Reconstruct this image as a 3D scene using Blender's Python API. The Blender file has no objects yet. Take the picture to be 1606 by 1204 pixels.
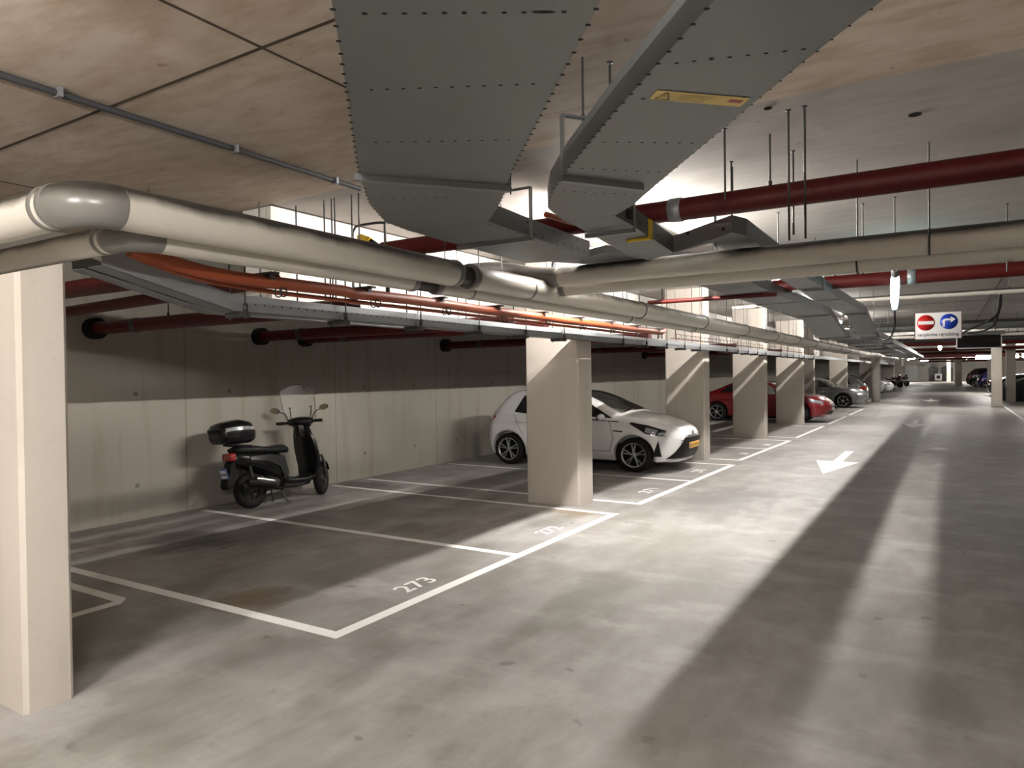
import bpy, bmesh, math, random
import numpy as np
from mathutils import Vector, Matrix
random.seed(7)
SC = bpy.context.scene
COL = SC.collection
PI = math.pi
H = 3.45                      # ceiling height
HT = H - .0046                 # top of whatever hangs from it

# ------------------------------------------------------------------ materials
def new_mat(name):
    m = bpy.data.materials.new(name); m.use_nodes = True
    nt = m.node_tree
    return m, nt, nt.nodes['Principled BSDF']

def N(nt, typ, **kw):
    n = nt.nodes.new(typ)
    for k, v in kw.items():
        if k in n.inputs: n.inputs[k].default_value = v
        else: setattr(n, k, v)
    return n

def noise(nt, vec, scale, detail=4, rough=.55):
    n = nt.nodes.new('ShaderNodeTexNoise')
    n.inputs['Scale'].default_value = scale; n.inputs['Detail'].default_value = detail
    n.inputs['Roughness'].default_value = rough
    nt.links.new(vec, n.inputs['Vector'])
    return n.outputs['Fac']

def ramp(nt, fac, stops):
    r = nt.nodes.new('ShaderNodeValToRGB')
    e = r.color_ramp.elements
    while len(e) < len(stops): e.new(.5)
    for i, (p, c) in enumerate(stops):
        e[i].position = p; e[i].color = (c, c, c, 1) if isinstance(c, (int, float)) else (*c, 1)
    nt.links.new(fac, r.inputs['Fac'])
    return r.outputs['Color']

def mix(nt, fac, a, b, mode='MIX'):
    m = nt.nodes.new('ShaderNodeMix'); m.data_type = 'RGBA'; m.blend_type = mode
    def put(sock, v):
        if isinstance(v, (tuple, list)): sock.default_value = (*v[:3], 1)
        elif isinstance(v, (int, float)): sock.default_value = v
        else: nt.links.new(v, sock)
    put(m.inputs[0], fac); put(m.inputs[6], a); put(m.inputs[7], b)
    return m.outputs[2]

def mth(nt, op, a, b=0.0, c=0.0):
    m = nt.nodes.new('ShaderNodeMath'); m.operation = op
    for i, v in enumerate((a, b, c)):
        if isinstance(v, (int, float)): m.inputs[i].default_value = v
        else: nt.links.new(v, m.inputs[i])
    return m.outputs[0]

def pos(nt, sc=(1, 1, 1)):
    g = nt.nodes.new('ShaderNodeNewGeometry')
    mp = nt.nodes.new('ShaderNodeMapping'); mp.inputs['Scale'].default_value = sc
    nt.links.new(g.outputs['Position'], mp.inputs['Vector'])
    return mp.outputs['Vector']

def sepxyz(nt):
    g = nt.nodes.new('ShaderNodeNewGeometry'); s = nt.nodes.new('ShaderNodeSeparateXYZ')
    nt.links.new(g.outputs['Position'], s.inputs[0]); return s.outputs

def bump(nt, p, h, dist=.01, strength=.3):
    b = nt.nodes.new('ShaderNodeBump'); b.inputs['Strength'].default_value = strength
    b.inputs['Distance'].default_value = dist
    nt.links.new(h, b.inputs['Height']); nt.links.new(b.outputs['Normal'], p.inputs['Normal'])

def plain(name, col, rough=.5, metal=0.0, var=.12, scale=6.0, coat=0.0, spec=.5):
    m, nt, p = new_mat(name)
    v = noise(nt, pos(nt), scale)
    c = mix(nt, v, tuple(x * (1 - var) for x in col), tuple(min(1, x * (1 + var)) for x in col))
    nt.links.new(c, p.inputs['Base Color'])
    p.inputs['Roughness'].default_value = rough; p.inputs['Metallic'].default_value = metal
    p.inputs['Coat Weight'].default_value = coat; p.inputs['Coat Roughness'].default_value = .08
    p.inputs['Specular IOR Level'].default_value = spec
    return m

def emit(name, col, s):
    m, nt, p = new_mat(name)
    p.inputs['Base Color'].default_value = (.8, .8, .8, 1)
    p.inputs['Emission Color'].default_value = (*col, 1); p.inputs['Emission Strength'].default_value = s
    return m

def line_mask(nt, coord, off, period, half):
    """1 on a thin line every PERIOD along COORD."""
    t = mth(nt, 'ABSOLUTE', mth(nt, 'SUBTRACT', mth(nt, 'FRACT', mth(nt, 'ADD', mth(nt, 'DIVIDE', mth(nt, 'SUBTRACT', coord, off), period), .5)), .5))
    return mth(nt, 'LESS_THAN', t, half / period)

def m_concrete(name, base, dirt=(.2, .17, .13), joints=None, streak=.35, rough=.85):
    m, nt, p = new_mat(name)
    xyz = sepxyz(nt)
    big = noise(nt, pos(nt), .9, 5); fine = noise(nt, pos(nt), 26, 4); st = noise(nt, pos(nt, (2.2, 2.2, .25)), 2.4, 4)
    c = mix(nt, big, tuple(x * .86 for x in base), tuple(min(1, x * 1.1) for x in base))
    c = mix(nt, ramp(nt, st, [(.52, 0), (.8, streak)]), c, dirt)
    c = mix(nt, ramp(nt, fine, [(.62, 0), (.78, .25)]), c, dirt)
    if joints:
        (ax, off, per) = joints
        c = mix(nt, mth(nt, 'MULTIPLY', line_mask(nt, xyz[ax], off, per, .012), .7), c, dirt)
        hz = line_mask(nt, xyz[2], 1.95, 3.0, .008)
        c = mix(nt, mth(nt, 'MULTIPLY', hz, .25), c, dirt)
        # tie holes
        hy = mth(nt, 'ABSOLUTE', mth(nt, 'SUBTRACT', mth(nt, 'FRACT', mth(nt, 'DIVIDE', mth(nt, 'SUBTRACT', xyz[ax], off), per / 2)), .5))
        hzz = mth(nt, 'ABSOLUTE', mth(nt, 'SUBTRACT', mth(nt, 'FRACT', mth(nt, 'ADD', mth(nt, 'DIVIDE', xyz[2], 1.15), .13)), .5))
        d = mth(nt, 'ADD', mth(nt, 'POWER', mth(nt, 'MULTIPLY', hy, per / 2), 2.0), mth(nt, 'POWER', mth(nt, 'MULTIPLY', hzz, 1.15), 2.0))
        c = mix(nt, mth(nt, 'MULTIPLY', mth(nt, 'LESS_THAN', d, .0009), .6), c, (.07, .06, .05))
    nt.links.new(c, p.inputs['Base Color'])
    p.inputs['Roughness'].default_value = rough; p.inputs['Specular IOR Level'].default_value = .25
    bump(nt, p, fine, .004, .25)
    return m

def m_floor():
    m, nt, p = new_mat('floor_concrete')
    big = noise(nt, pos(nt, (1, .45, 1)), .55, 6, .6); mid = noise(nt, pos(nt, (1.2, .5, 1)), 2.6, 6, .6); fine = noise(nt, pos(nt), 40, 3)
    c = mix(nt, ramp(nt, big, [(.3, 0), (.7, 1)]), (.215, .203, .190), (.375, .362, .348))
    c = mix(nt, ramp(nt, mid, [(.36, .75), (.60, 0)]), c, (.165, .152, .138))
    streak = noise(nt, pos(nt, (.8, 1.5, 1)), 1.3, 6, .65)
    c = mix(nt, ramp(nt, streak, [(.5, 0), (.72, .55)]), c, (.44, .43, .42))
    spots = noise(nt, pos(nt), 5.5, 2, .4)
    c = mix(nt, ramp(nt, spots, [(.70, 0), (.76, .6)]), c, (.11, .1, .085))
    oil = noise(nt, pos(nt, (1, 1, 1)), 1.1, 3, .45)
    c = mix(nt, ramp(nt, oil, [(.66, 0), (.8, .55)]), c, (.14, .10, .065))
    c = mix(nt, ramp(nt, fine, [(.6, 0), (.8, .3)]), c, (.14, .13, .12))
    # oil and rust stains that have their own places
    xyz = sepxyz(nt)
    for (sx, sy, rx, ry, col, k) in ((-7.0, 4.55, .75, .5, (.035, .03, .026), .8), (-4.75, 3.62, .45, .35, (.12, .075, .035), .75), (-8.0, 8.4, .9, .35, (.04, .034, .03), .7), (-4.1, 7.95, .55, .14, (.20, .13, .06), .6), (-5.2, 6.2, .7, .5, (.07, .06, .05), .4), (-2.6, 9.6, .8, 1.6, (.15, .145, .14), .5), (-2.4, 5.1, .35, 1.1, (.15, .145, .12), .55), (-6.4, 15.6, .9, .7, (.05, .045, .04), .6)):
        dx = mth(nt, 'POWER', mth(nt, 'DIVIDE', mth(nt, 'SUBTRACT', xyz[0], sx), rx), 2.0); dy = mth(nt, 'POWER', mth(nt, 'DIVIDE', mth(nt, 'SUBTRACT', xyz[1], sy), ry), 2.0)
        d = mth(nt, 'ADD', mth(nt, 'ADD', dx, dy), mth(nt, 'MULTIPLY', mth(nt, 'SUBTRACT', mid, .5), 3.2))
        c = mix(nt, ramp(nt, d, [(.1, k), (1.0, 0)]), c, col)
    nt.links.new(c, p.inputs['Base Color'])
    r = ramp(nt, mid, [(.3, .40), (.7, .60)])
    nt.links.new(r, p.inputs['Roughness'])
    p.inputs['Specular IOR Level'].default_value = .3
    bump(nt, p, mid, .004, .18)
    return m

def m_ceiling(name, a, b, dirt, sheets=False):
    m, nt, p = new_mat(name)
    big = noise(nt, pos(nt, (.7, 1.2, 1)), 1.0, 6, .6); mid = noise(nt, pos(nt, (1, 3.0, 1)), 3.0, 5, .6)
    c = mix(nt, ramp(nt, big, [(.3, 0), (.7, 1)]), a, b)
    c = mix(nt, ramp(nt, mid, [(.42, 0), (.72, .6)]), c, dirt)
    sp = noise(nt, pos(nt), 9, 2, .4)
    c = mix(nt, ramp(nt, sp, [(.72, 0), (.78, .55)]), c, tuple(x * .5 for x in dirt))
    nt.links.new(c, p.inputs['Base Color']); p.inputs['Roughness'].default_value = .8
    p.inputs['Specular IOR Level'].default_value = .25
    bump(nt, p, mid, .003, .15)
    return m

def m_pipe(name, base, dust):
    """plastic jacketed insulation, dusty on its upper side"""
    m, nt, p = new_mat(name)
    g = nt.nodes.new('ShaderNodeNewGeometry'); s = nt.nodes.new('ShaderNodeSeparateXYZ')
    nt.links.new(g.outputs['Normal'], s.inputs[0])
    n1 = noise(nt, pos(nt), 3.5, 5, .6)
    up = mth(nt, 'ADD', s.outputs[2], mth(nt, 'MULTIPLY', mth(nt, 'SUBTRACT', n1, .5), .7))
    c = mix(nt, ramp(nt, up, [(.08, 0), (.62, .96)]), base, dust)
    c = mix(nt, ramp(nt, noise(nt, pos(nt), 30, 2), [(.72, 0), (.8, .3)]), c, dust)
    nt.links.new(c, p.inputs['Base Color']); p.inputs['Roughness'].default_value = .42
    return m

M = {}
M['floor'] = m_floor()
M['wall'] = m_concrete('wall_concrete', (.30, .276, .24), joints=(1, 5.66, 2.7), streak=.62)
M['beam'] = m_concrete('beam_concrete', (.72, .69, .64), streak=.15)
M['wallx'] = m_concrete('end_wall_concrete', (.46, .44, .40), joints=(0, .5, 3.0), streak=.3)
M['pillar'] = m_concrete('pillar_concrete', (.48, .44, .39), dirt=(.3, .25, .19), streak=.3)
M['slab_brown'] = m_ceiling('slab_brown', (.50, .41, .325), (.66, .58, .49), (.36, .25, .165))
M['slab_grey'] = m_ceiling('slab_grey', (.40, .37, .34), (.48, .45, .42), (.35, .32, .29))
M['joint'] = plain('slab_joint', (.09, .07, .052), .9, spec=.1)
def m_paint():
    m, nt, p = new_mat('line_paint')
    w = noise(nt, pos(nt), 18, 5, .7)
    c = mix(nt, ramp(nt, w, [(.62, 0), (.8, .6)]), (.88, .87, .85), (.50, .48, .45))
    nt.links.new(c, p.inputs['Base Color']); p.inputs['Roughness'].default_value = .55
    return m
M['paint'] = m_paint()
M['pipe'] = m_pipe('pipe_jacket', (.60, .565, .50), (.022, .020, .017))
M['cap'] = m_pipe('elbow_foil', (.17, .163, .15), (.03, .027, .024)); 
M['cap'].node_tree.nodes['Principled BSDF'].inputs['Roughness'].default_value = .3
M['tape'] = plain('pipe_tape', (.19, .18, .165), .35, .2)
M['bare'] = plain('bare_pipe', (.035, .03, .028), .6)
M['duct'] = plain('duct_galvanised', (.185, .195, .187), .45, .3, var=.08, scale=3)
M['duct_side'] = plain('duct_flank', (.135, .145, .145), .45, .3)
M['hole'] = plain('perforation', (.012, .011, .01), .9)
M['steel'] = plain('zinc_steel', (.25, .258, .265), .45, .5)
M['darksteel'] = plain('dark_steel', (.06, .057, .053), .5, .5)
M['red'] = plain('red_pipe_paint', (.070, .006, .005), .5, var=.2, spec=.25)
M['orange'] = plain('orange_hose', (.27, .05, .012), .5)
M['black'] = plain('black_plastic', (.007, .007, .007), .5, spec=.2)
M['rubber'] = plain('tyre_rubber', (.012, .011, .011), .8, spec=.2)
M['yellow'] = plain('yellow_tape', (.72, .47, .02), .5)
M['sticker'] = plain('yellow_sticker', (.66, .50, .16), .5)
M['stickink'] = plain('sticker_ink', (.25, .16, .06), .6)
M['white'] = plain('white_enamel', (.80, .79, .77), .4, var=.03)
M['signred'] = plain('sign_red', (.50, .012, .012), .4, var=.04)
M['signblue'] = plain('sign_blue', (.01, .045, .42), .4, var=.04)
M['ink'] = plain('sign_ink', (.02, .02, .03), .5)
M['screen'] = plain('dark_screen', (.010, .008, .008), .4, spec=.2)
M['chrome'] = plain('chrome', (.75, .75, .76), .15, 1.0, var=.03)
M['alloy'] = plain('alloy_wheel', (.50, .50, .51), .28, .85, var=.05)
M['alloydark'] = plain('wheel_well', (.008, .008, .008), .8, spec=.15)
M['lampglass'] = plain('headlamp_glass', (.25, .26, .28), .08, .3, coat=1)
M['tail'] = plain('tail_lamp', (.30, .008, .008), .15, coat=1)
M['plate'] = plain('plate_yellow', (.80, .42, .02), .4, var=.04)
M['plateblue'] = plain('plate_blue', (.10, .17, .36), .4, var=.05)
M['skin_seat'] = plain('seat_vinyl', (.010, .010, .010), .6, spec=.25)
M['scoot'] = plain('scooter_black', (.006, .006, .0065), .25, coat=.25, spec=.3)
M['scootgrey'] = plain('scooter_grey', (.028, .029, .031), .4, coat=.1, spec=.3)
M['mirror'] = plain('mirror_glass', (.25, .21, .15), .15, .8)
M['green'] = plain('exit_green', (.02, .35, .22), .4)
M['door'] = plain('door_panel', (.55, .55, .54), .5)
M['carpet_dark'] = plain('cover_cloth', (.022, .023, .027), .7)

def m_glass(name, tint, alpha=.3):
    m, nt, p = new_mat(name)
    v = noise(nt, pos(nt), 5)
    nt.links.new(mix(nt, v, tuple(x * .9 for x in tint), tint), p.inputs['Base Color'])
    p.inputs['Roughness'].default_value = .06
    p.inputs['Alpha'].default_value = alpha
    p.inputs['Coat Weight'].default_value = .6
    return m
M['carglass'] = m_glass('car_glass', (.012, .014, .015), .93)
M['windshield'] = m_glass('scooter_screen', (.80, .79, .75), .24)

def paint_mat(name, col, rough=.3, metal=0.0):
    m = plain(name, col, rough, metal, var=.03, coat=.8)
    return m
M['carwhite'] = paint_mat('car_paint_white', (.78, .78, .78))
M['carred'] = paint_mat('car_paint_red', (.17, .004, .008), .28, .1)
M['carsilver'] = paint_mat('car_paint_silver', (.28, .29, .29), .3, .5)
M['cargrey'] = paint_mat('car_paint_grey', (.20, .205, .21), .3, .5)
M['carblue'] = paint_mat('car_paint_blue', (.03, .03, .16), .3)
M['cardark'] = paint_mat('car_paint_dark', (.03, .025, .025), .3)
M['motopink'] = paint_mat('moto_fairing', (.20, .06, .12), .3)
M['tube'] = emit('lamp_tube', (1.0, .955, .86), 1.0)
M['tubecool'] = emit('lamp_tube_cool', (.72, 1.0, 1.0), 1.0)

# ------------------------------------------------------------------ mesh builder
class MB:
    def __init__(s): s.v = []; s.f = []; s.m = []; s.sm = []
    def add(s, V, F, mat=0, smooth=False, T=None):
        b = len(s.v)
        s.v += [tuple(T @ Vector(p)) for p in V] if T is not None else [tuple(p) for p in V]
        for f in F:
            s.f.append([b + i for i in f]); s.m.append(mat); s.sm.append(smooth)
        return s
    def box(s, lo, hi, mat=0, T=None):
        x0, y0, z0 = lo; x1, y1, z1 = hi
        V = [(x0,y0,z0),(x1,y0,z0),(x1,y1,z0),(x0,y1,z0),(x0,y0,z1),(x1,y0,z1),(x1,y1,z1),(x0,y1,z1)]
        F = [(0,3,2,1),(4,5,6,7),(0,1,5,4),(1,2,6,5),(2,3,7,6),(3,0,4,7)]
        return s.add(V, F, mat, False, T)
    def rbox(s, lo, hi, r=.01, seg=2, mat=0, T=None, smooth=True):
        bm = bmesh.new(); bmesh.ops.create_cube(bm, size=1)
        c = [(a + b) / 2 for a, b in zip(lo, hi)]; d = [b - a for a, b in zip(lo, hi)]
        for v in bm.verts: v.co = Vector([c[i] + v.co[i] * d[i] for i in range(3)])
        r = min(r, min(d) * .49)
        bmesh.ops.bevel(bm, geom=bm.edges[:], offset=r, segments=seg, profile=.5, affect='EDGES')
        bm.verts.index_update()
        s.add([v.co[:] for v in bm.verts], [[v.index for v in f.verts] for f in bm.faces], mat, smooth, T); bm.free()
        return s
    def prism(s, poly, a0, a1, axis=2, mat=0, T=None):
        """polygon in the two other axes (cyclic order), extruded from A0 to A1 along AXIS"""
        n = len(poly)
        def P(p, a):
            return {2: (p[0], p[1], a), 0: (a, p[0], p[1]), 1: (p[0], a, p[1])}[axis]
        V = [P(p, a0) for p in poly] + [P(p, a1) for p in poly]
        F = [list(range(n))[::-1], list(range(n, 2 * n))] + [(i, (i + 1) % n, n + (i + 1) % n, n + i) for i in range(n)]
        return s.add(V, F, mat, False, T)
    def tube(s, pts, r, n=12, caps=True, mat=0, smooth=True, T=None, flat=None):
        pts = [Vector(p) for p in pts]; k = len(pts)
        rs = r if isinstance(r, (list, tuple)) else [r] * k
        tan = []
        for i in range(k):
            a = pts[max(i - 1, 0)]; b = pts[min(i + 1, k - 1)]; tan.append((b - a).normalized())
        up = Vector((0, 0, 1)) if abs(tan[0].z) < .9 else Vector((1, 0, 0))
        u = tan[0].cross(up).normalized(); V = []; F = []
        for i in range(k):
            u = (u - tan[i] * u.dot(tan[i])).normalized(); w = u.cross(tan[i]).normalized()
            rr = rs[i]; ra, rb = rr if isinstance(rr, (tuple, list)) else (rr, rr)
            for j in range(n):
                a = 2 * PI * j / n
                V.append(pts[i] + u * math.cos(a) * ra + w * math.sin(a) * rb)
        for i in range(k - 1):
            for j in range(n):
                F.append((i*n+j, i*n+(j+1)%n, (i+1)*n+(j+1)%n, (i+1)*n+j))
        s.add([v[:] for v in V], F, mat, smooth, T)
        if caps:
            s.add([v[:] for v in V[:n]], [list(range(n))[::-1]], mat, False, T)
            s.add([v[:] for v in V[-n:]], [list(range(n))], mat, False, T)
        return s
    def lathe(s, prof, c=(0, 0, 0), axis=2, n=24, mat=0, smooth=True, T=None):
        """prof: list of (radius, height along axis)"""
        V = []; F = []; k = len(prof)
        for r, h in prof:
            for j in range(n):
                a = 2 * PI * j / n; p, q = r * math.cos(a), r * math.sin(a)
                V.append({2: (c[0]+p, c[1]+q, c[2]+h), 1: (c[0]+q, c[1]+h, c[2]+p), 0: (c[0]+h, c[1]+p, c[2]+q)}[axis])
        for i in range(k - 1):
            for j in range(n): F.append((i*n+j, i*n+(j+1)%n, (i+1)*n+(j+1)%n, (i+1)*n+j))
        return s.add(V, F, mat, smooth, T)
    def ball(s, c, r, n=16, mat=0, T=None):
        rx, ry, rz = r if isinstance(r, (tuple, list)) else (r, r, r)
        V = []; F = []; k = n // 2
        for i in range(k + 1):
            t = PI * i / k
            for j in range(n):
                a = 2 * PI * j / n
                V.append((c[0]+rx*math.sin(t)*math.cos(a), c[1]+ry*math.sin(t)*math.sin(a), c[2]+rz*math.cos(t)))
        for i in range(k):
            for j in range(n): F.append((i*n+j, (i+1)*n+j, (i+1)*n+(j+1)%n, i*n+(j+1)%n))
        return s.add(V, F, mat, True, T)
    def disc(s, c, nrm, r, n=12, mat=0, asp=1.0):
        nrm = Vector(nrm).normalized(); u = nrm.orthogonal().normalized(); w = nrm.cross(u)
        V = [(Vector(c) + u*math.cos(2*PI*i/n)*r + w*math.sin(2*PI*i/n)*r*asp)[:] for i in range(n)]
        return s.add(V, [list(range(n))], mat)
    def build(s, name, mat, parent=None, weld=False):
        me = bpy.data.meshes.new(name)
        me.from_pydata(s.v, [], s.f); me.update()
        mats = mat if isinstance(mat, (list, tuple)) else [mat]
        for m in mats: me.materials.append(M[m] if isinstance(m, str) else m)
        for p, mi, sm in zip(me.polygons, s.m, s.sm): p.material_index = mi; p.use_smooth = sm
        bm = bmesh.new(); bm.from_mesh(me)
        if weld: bmesh.ops.remove_doubles(bm, verts=bm.verts[:], dist=1e-5)
        bmesh.ops.recalc_face_normals(bm, faces=bm.faces[:])
        bm.to_mesh(me); bm.free()
        o = bpy.data.objects.new(name, me); COL.objects.link(o)
        if parent is not None: attach(o, parent)
        return o

WM = {}
def world(o): return WM.get(o.name, Matrix.Identity(4))

def thing(name, label, cat, loc=(0, 0, 0), group=None, rotz=0.0, local=False, kind=None):
    """an Empty at the base of a thing; LOCAL things have parts in their own coordinates"""
    o = bpy.data.objects.new(name, None); COL.objects.link(o); o.empty_display_size = .1
    o.location = loc; o.rotation_euler = (0, 0, rotz)
    WM[o.name] = Matrix.Translation(loc) @ Matrix.Rotation(rotz, 4, 'Z')
    tag(o, label, cat, group, kind)
    if local: LOCALS.add(o.name)
    return o
LOCALS = set()
def attach(o, parent):
    o.parent = parent
    r = parent
    while r.parent is not None: r = r.parent
    if r.name in LOCALS: return
    if parent.type == 'EMPTY': o.matrix_parent_inverse = world(parent).inverted()

def tag(o, label=None, cat=None, group=None, kind=None):
    if label: o['label'] = label
    if cat: o['category'] = cat
    if group: o['group'] = group
    if kind: o['kind'] = kind
    return o

def struct(name, mb, mat, label=None):
    o = mb.build(name, mat); o['kind'] = 'structure'
    if label: o['label'] = label
    return o

def copy_tree(o, parent=None):
    c = o.copy(); COL.objects.link(c)
    if parent is not None: c.parent = parent
    for ch in list(o.children): copy_tree(ch, c)
    return c

def arc(c, r, a0, a1, n=10, plane='xy', z=0):
    out = []
    for i in range(n + 1):
        a = a0 + (a1 - a0) * i / n; p, q = c[0] + r*math.cos(a), c[1] + r*math.sin(a)
        out.append((p, q, z) if plane == 'xy' else ((p, z, q) if plane == 'xz' else (z, p, q)))
    return out
LAMP_MAIN, LAMP_COOL, LAMP_FAR, LAMP_NEAR, EXPOSURE = 760.0, 1.6, 32.0, 980.0, 2.08

# ------------------------------------------------------------------ camera
def make_camera():
    f, yaw, pit, rol = 1100.2, .5539, -.01249, -.01267
    cy, sy = math.cos(yaw), math.sin(yaw)
    fwd = Vector((-sy*math.cos(pit), cy*math.cos(pit), math.sin(pit)))
    r0 = Vector((cy, sy, 0)); u0 = r0.cross(fwd)
    r = r0*math.cos(rol) + u0*math.sin(rol); u = -r0*math.sin(rol) + u0*math.cos(rol)
    cam = bpy.data.cameras.new('camera'); o = bpy.data.objects.new('camera', cam); COL.objects.link(o)
    cam.sensor_width = 36; cam.lens = f / 1606 * 36; cam.clip_end = 400; cam.clip_start = .05
    m = Matrix(((r.x, u.x, -fwd.x, 0), (r.y, u.y, -fwd.y, 0), (r.z, u.z, -fwd.z, 1.75), (0, 0, 0, 1)))
    o.matrix_world = m; SC.camera = o
make_camera()

# ------------------------------------------------------------------ shell
XW, XR, Y0, Y1 = -8.62, 12.5, -7.0, 128.0
floor = struct('floor', MB().box((XW, Y0, -.2), (XR, Y1, 0)), 'floor', 'grey polished concrete garage floor')
struct('wall_left', MB().box((XW-.3, Y0, 0), (XW, Y1, H)), 'wall', 'bare concrete wall behind the left parking bays')
struct('wall_right', MB().box((XR, Y0, 0), (XR+.3, Y1, H)), 'wall', 'concrete wall behind the right parking bays')
struct('wall_front', MB().box((XW-.3, Y0-.3, 0), (XR+.3, Y0, H)), 'wallx', 'concrete wall behind the viewer')
struct('wall_back', MB().box((XW-.3, Y1, 0), (XR+.3, Y1+.3, H)), 'wallx', 'far end wall of the garage')
YE = 4.62
def slab(name, ya, yb, mat, label, joints_y, joints_x):
    mb = MB().box((XW-.3, ya, H), (XR+.3, yb, H+.25))
    for y in joints_y: mb.box((XW-.3, y-.010, H-.0035), (XR+.3, y+.010, H-.0005), 1)
    for x in joints_x: mb.box((x-.009, ya, H-.0045), (x+.009, yb, H-.0015), 1)
    return struct(name, mb, [mat, 'joint'], label)
slab('ceiling', Y0-.3, YE, 'slab_brown', 'stained brown concrete ceiling slabs overhead', [2.42, .2, -2], [-2.98, .9, 4.5, -6.8])
slab('ceiling', YE, Y1+.3, 'slab_grey', 'pale grey concrete ceiling slabs along the aisle', [10.05, 12.5, 15.5, 18, 20.9, 23.6, 26.3, 29, 32, 36, 40, 45, 50, 56], [-5.6, .9, 4.5])
o = MB().box((-6.05, YE+.02, 2.442), (-5.63, Y1, H-.006)).build('trim_2', 'beam'); tag(o, 'concrete beam hanging below the ceiling over the left bays', kind='structure')
# bolt holes in the pale slab
for (x, y, r) in ((-.167, 5.404, .035), (-.967, 4.74, .022)):
    o = MB().lathe([(0, 0), (r, 0), (r*1.15, -.004), (r*1.15, 0)], (x, y, H-.001), 2, 20).build('trim_1', 'hole'); o['kind'] = 'structure'

# pillars of the left row
def pillar(n, x0, x1, y0, y1, ztop, label):
    c = .022
    poly = [(x0+c,y0),(x1-c,y0),(x1,y0+c),(x1,y1-c),(x1-c,y1),(x0+c,y1),(x0,y1-c),(x0,y0+c)]
    mb = MB().prism(poly, 0, ztop)
    if n == 1: mb.v = [(x, y, z if z < 1 else 2.318+(y-y0)/(y1-y0)*.08) for x, y, z in mb.v]   # sloping top under the pipes
    o = mb.build('pillar_%d' % n, 'pillar'); tag(o, label, 'pillar', kind='structure'); return o
pillar(1, -5.2, -4.10, 1.75, 2.0, 2.30, 'nearest concrete pillar, cut by the left edge')
pillar(2, -4.92, -4.115, 8.31, 8.74, H, 'concrete pillar partly hiding the white car')
pillar(3, -4.90, -4.09, 13.9, 14.27, H, 'concrete pillar just beyond the white car')
pillar(4, -4.88, -4.045, 19.15, 19.5, H, 'third pillar with a thin stripe of light')
pillar(5, -4.86, -4.012, 24.7, 25.0, H, 'pillar just before the red car nose')
pillar(6, -5.2, -4.50, 30.3, 30.6, H, 'pillar between the red car and the grey car')
pillar(7, -5.15, -4.30, 39.6, 39.9, H, 'narrow pillar behind the grey car')
def column(n, x, y, r, label):
    o = MB().lathe([(0, 0), (r, 0), (r, H), (0, H)], (x, y, 0), 2, 32).build('pillar_%d' % n, 'beam'); tag(o, label, 'pillar', kind='structure')
column(8, -3.33, 44.1, .23, 'round column beside the silver cars')
pillar(9, 1.83, 2.25, 39.95, 40.4, H, 'square column at the right of the aisle')
pillar(10, 2.72, 3.15, 45.5, 45.9, H, 'column behind the right square column')
pillar(11, .87, 1.5, 90.9, 91.3, H, 'far pier right of the aisle')
pillar(12, .1, .62, 119.8, 120.2, H, 'pale pier near the far end')
pillar(13, .95, 1.4, 112.0, 112.4, H, 'second pale pier near the far end')
pillar(14, 3.0, 3.6, 72.0, 72.4, H, 'bright pier behind the blue vehicle')
pillar(15, 4.0, 4.6, 74.5, 74.9, H, 'bright pier beside the blue vehicle')
pillar(16, -6.3, -5.75, 113.0, 113.4, H, 'white pier at the far left')
pillar(17, -4.9, -3.95, 52, 52.3, H, 'pillar behind the round column')
pillar(18, -4.9, -4.2, 90, 90.3, H, 'dark pillar behind the motorcycles')

# far wall openings
o = MB().box((-5.5, 127.9, 0), (-3.85, 128.02, 2.5)).build('door_1', 'door'); tag(o, 'pale roller door in the far end wall', kind='structure')
def archway(n, x0, x1, h):
    xm, w = (x0+x1)/2, (x1-x0)/2
    poly = [(x0, 0), (x1, 0)] + [(xm + w*math.cos(a), h - w*.7 + w*.7*math.sin(a)) for a in [PI*i/12 for i in range(13)]]
    o = MB().prism(poly, 127.93, 128.05, 1).build('door_%d' % n, 'darksteel'); tag(o, 'dark arched opening in the far end wall', kind='structure')
archway(2, -2.3, -1.0, 2.35)
archway(3, .25-.9, .9, 2.35)

# ------------------------------------------------------------------ floor paint (parts of the floor)
ZP = [.002]
def fpart(name, quads, label=None, mat='paint'):
    ZP[0] += .00003; z = ZP[0]
    mb = MB()
    for q in quads:
        mb.add([(x, y, z) for x, y in q], [list(range(len(q)))])
    o = mb.build(name, mat, floor)
    if label: o['label'] = label
    return o
def bar(a, b, w):
    a, b = Vector((*a, 0)), Vector((*b, 0)); d = (b-a).normalized(); n = Vector((-d.y, d.x, 0))*w/2
    return [((a+n).x, (a+n).y), ((a-n).x, (a-n).y), ((b-n).x, (b-n).y), ((b+n).x, (b+n).y)]
XF, LW = -3.48, .1
XB = -8.45
fronts = [((-3.479, 3.342), (-3.482, 8.143)), ((-3.469, 8.832), (-3.387, 13.476)), ((-3.45, 14.189), (-3.324, 18.826)), ((-3.323, 19.727), (-3.27, 24.2)), ((-3.26, 25.2), (-3.22, 29.7)), ((-3.215, 30.7), (-3.176, 35.7))]
for i, (a, b) in enumerate(fronts):
    q = [(a[0], a[1]), (b[0], b[1]), (b[0]-LW, b[1]), (a[0]-LW, a[1])]
    fpart('bay_line', [q])
def divider(x0, y0, x1, y1, w=.1):
    fpart('bay_line', [[(x0, y0), (x0, y0+w), (x1, y1+w), (x1, y1)]])
divider(-3.5, 3.342, XB, 3.29)
divider(-3.5, 5.745, XB, 5.72)
divider(-3.5, 8.035, XB, 8.06)
divider(-3.5, 8.832, XB, 8.86)
divider(-3.45, 11.1, XB, 11.17)
divider(-3.4, 13.38, XB, 13.40)
divider(-3.45, 14.19, XB, 14.22)
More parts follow.
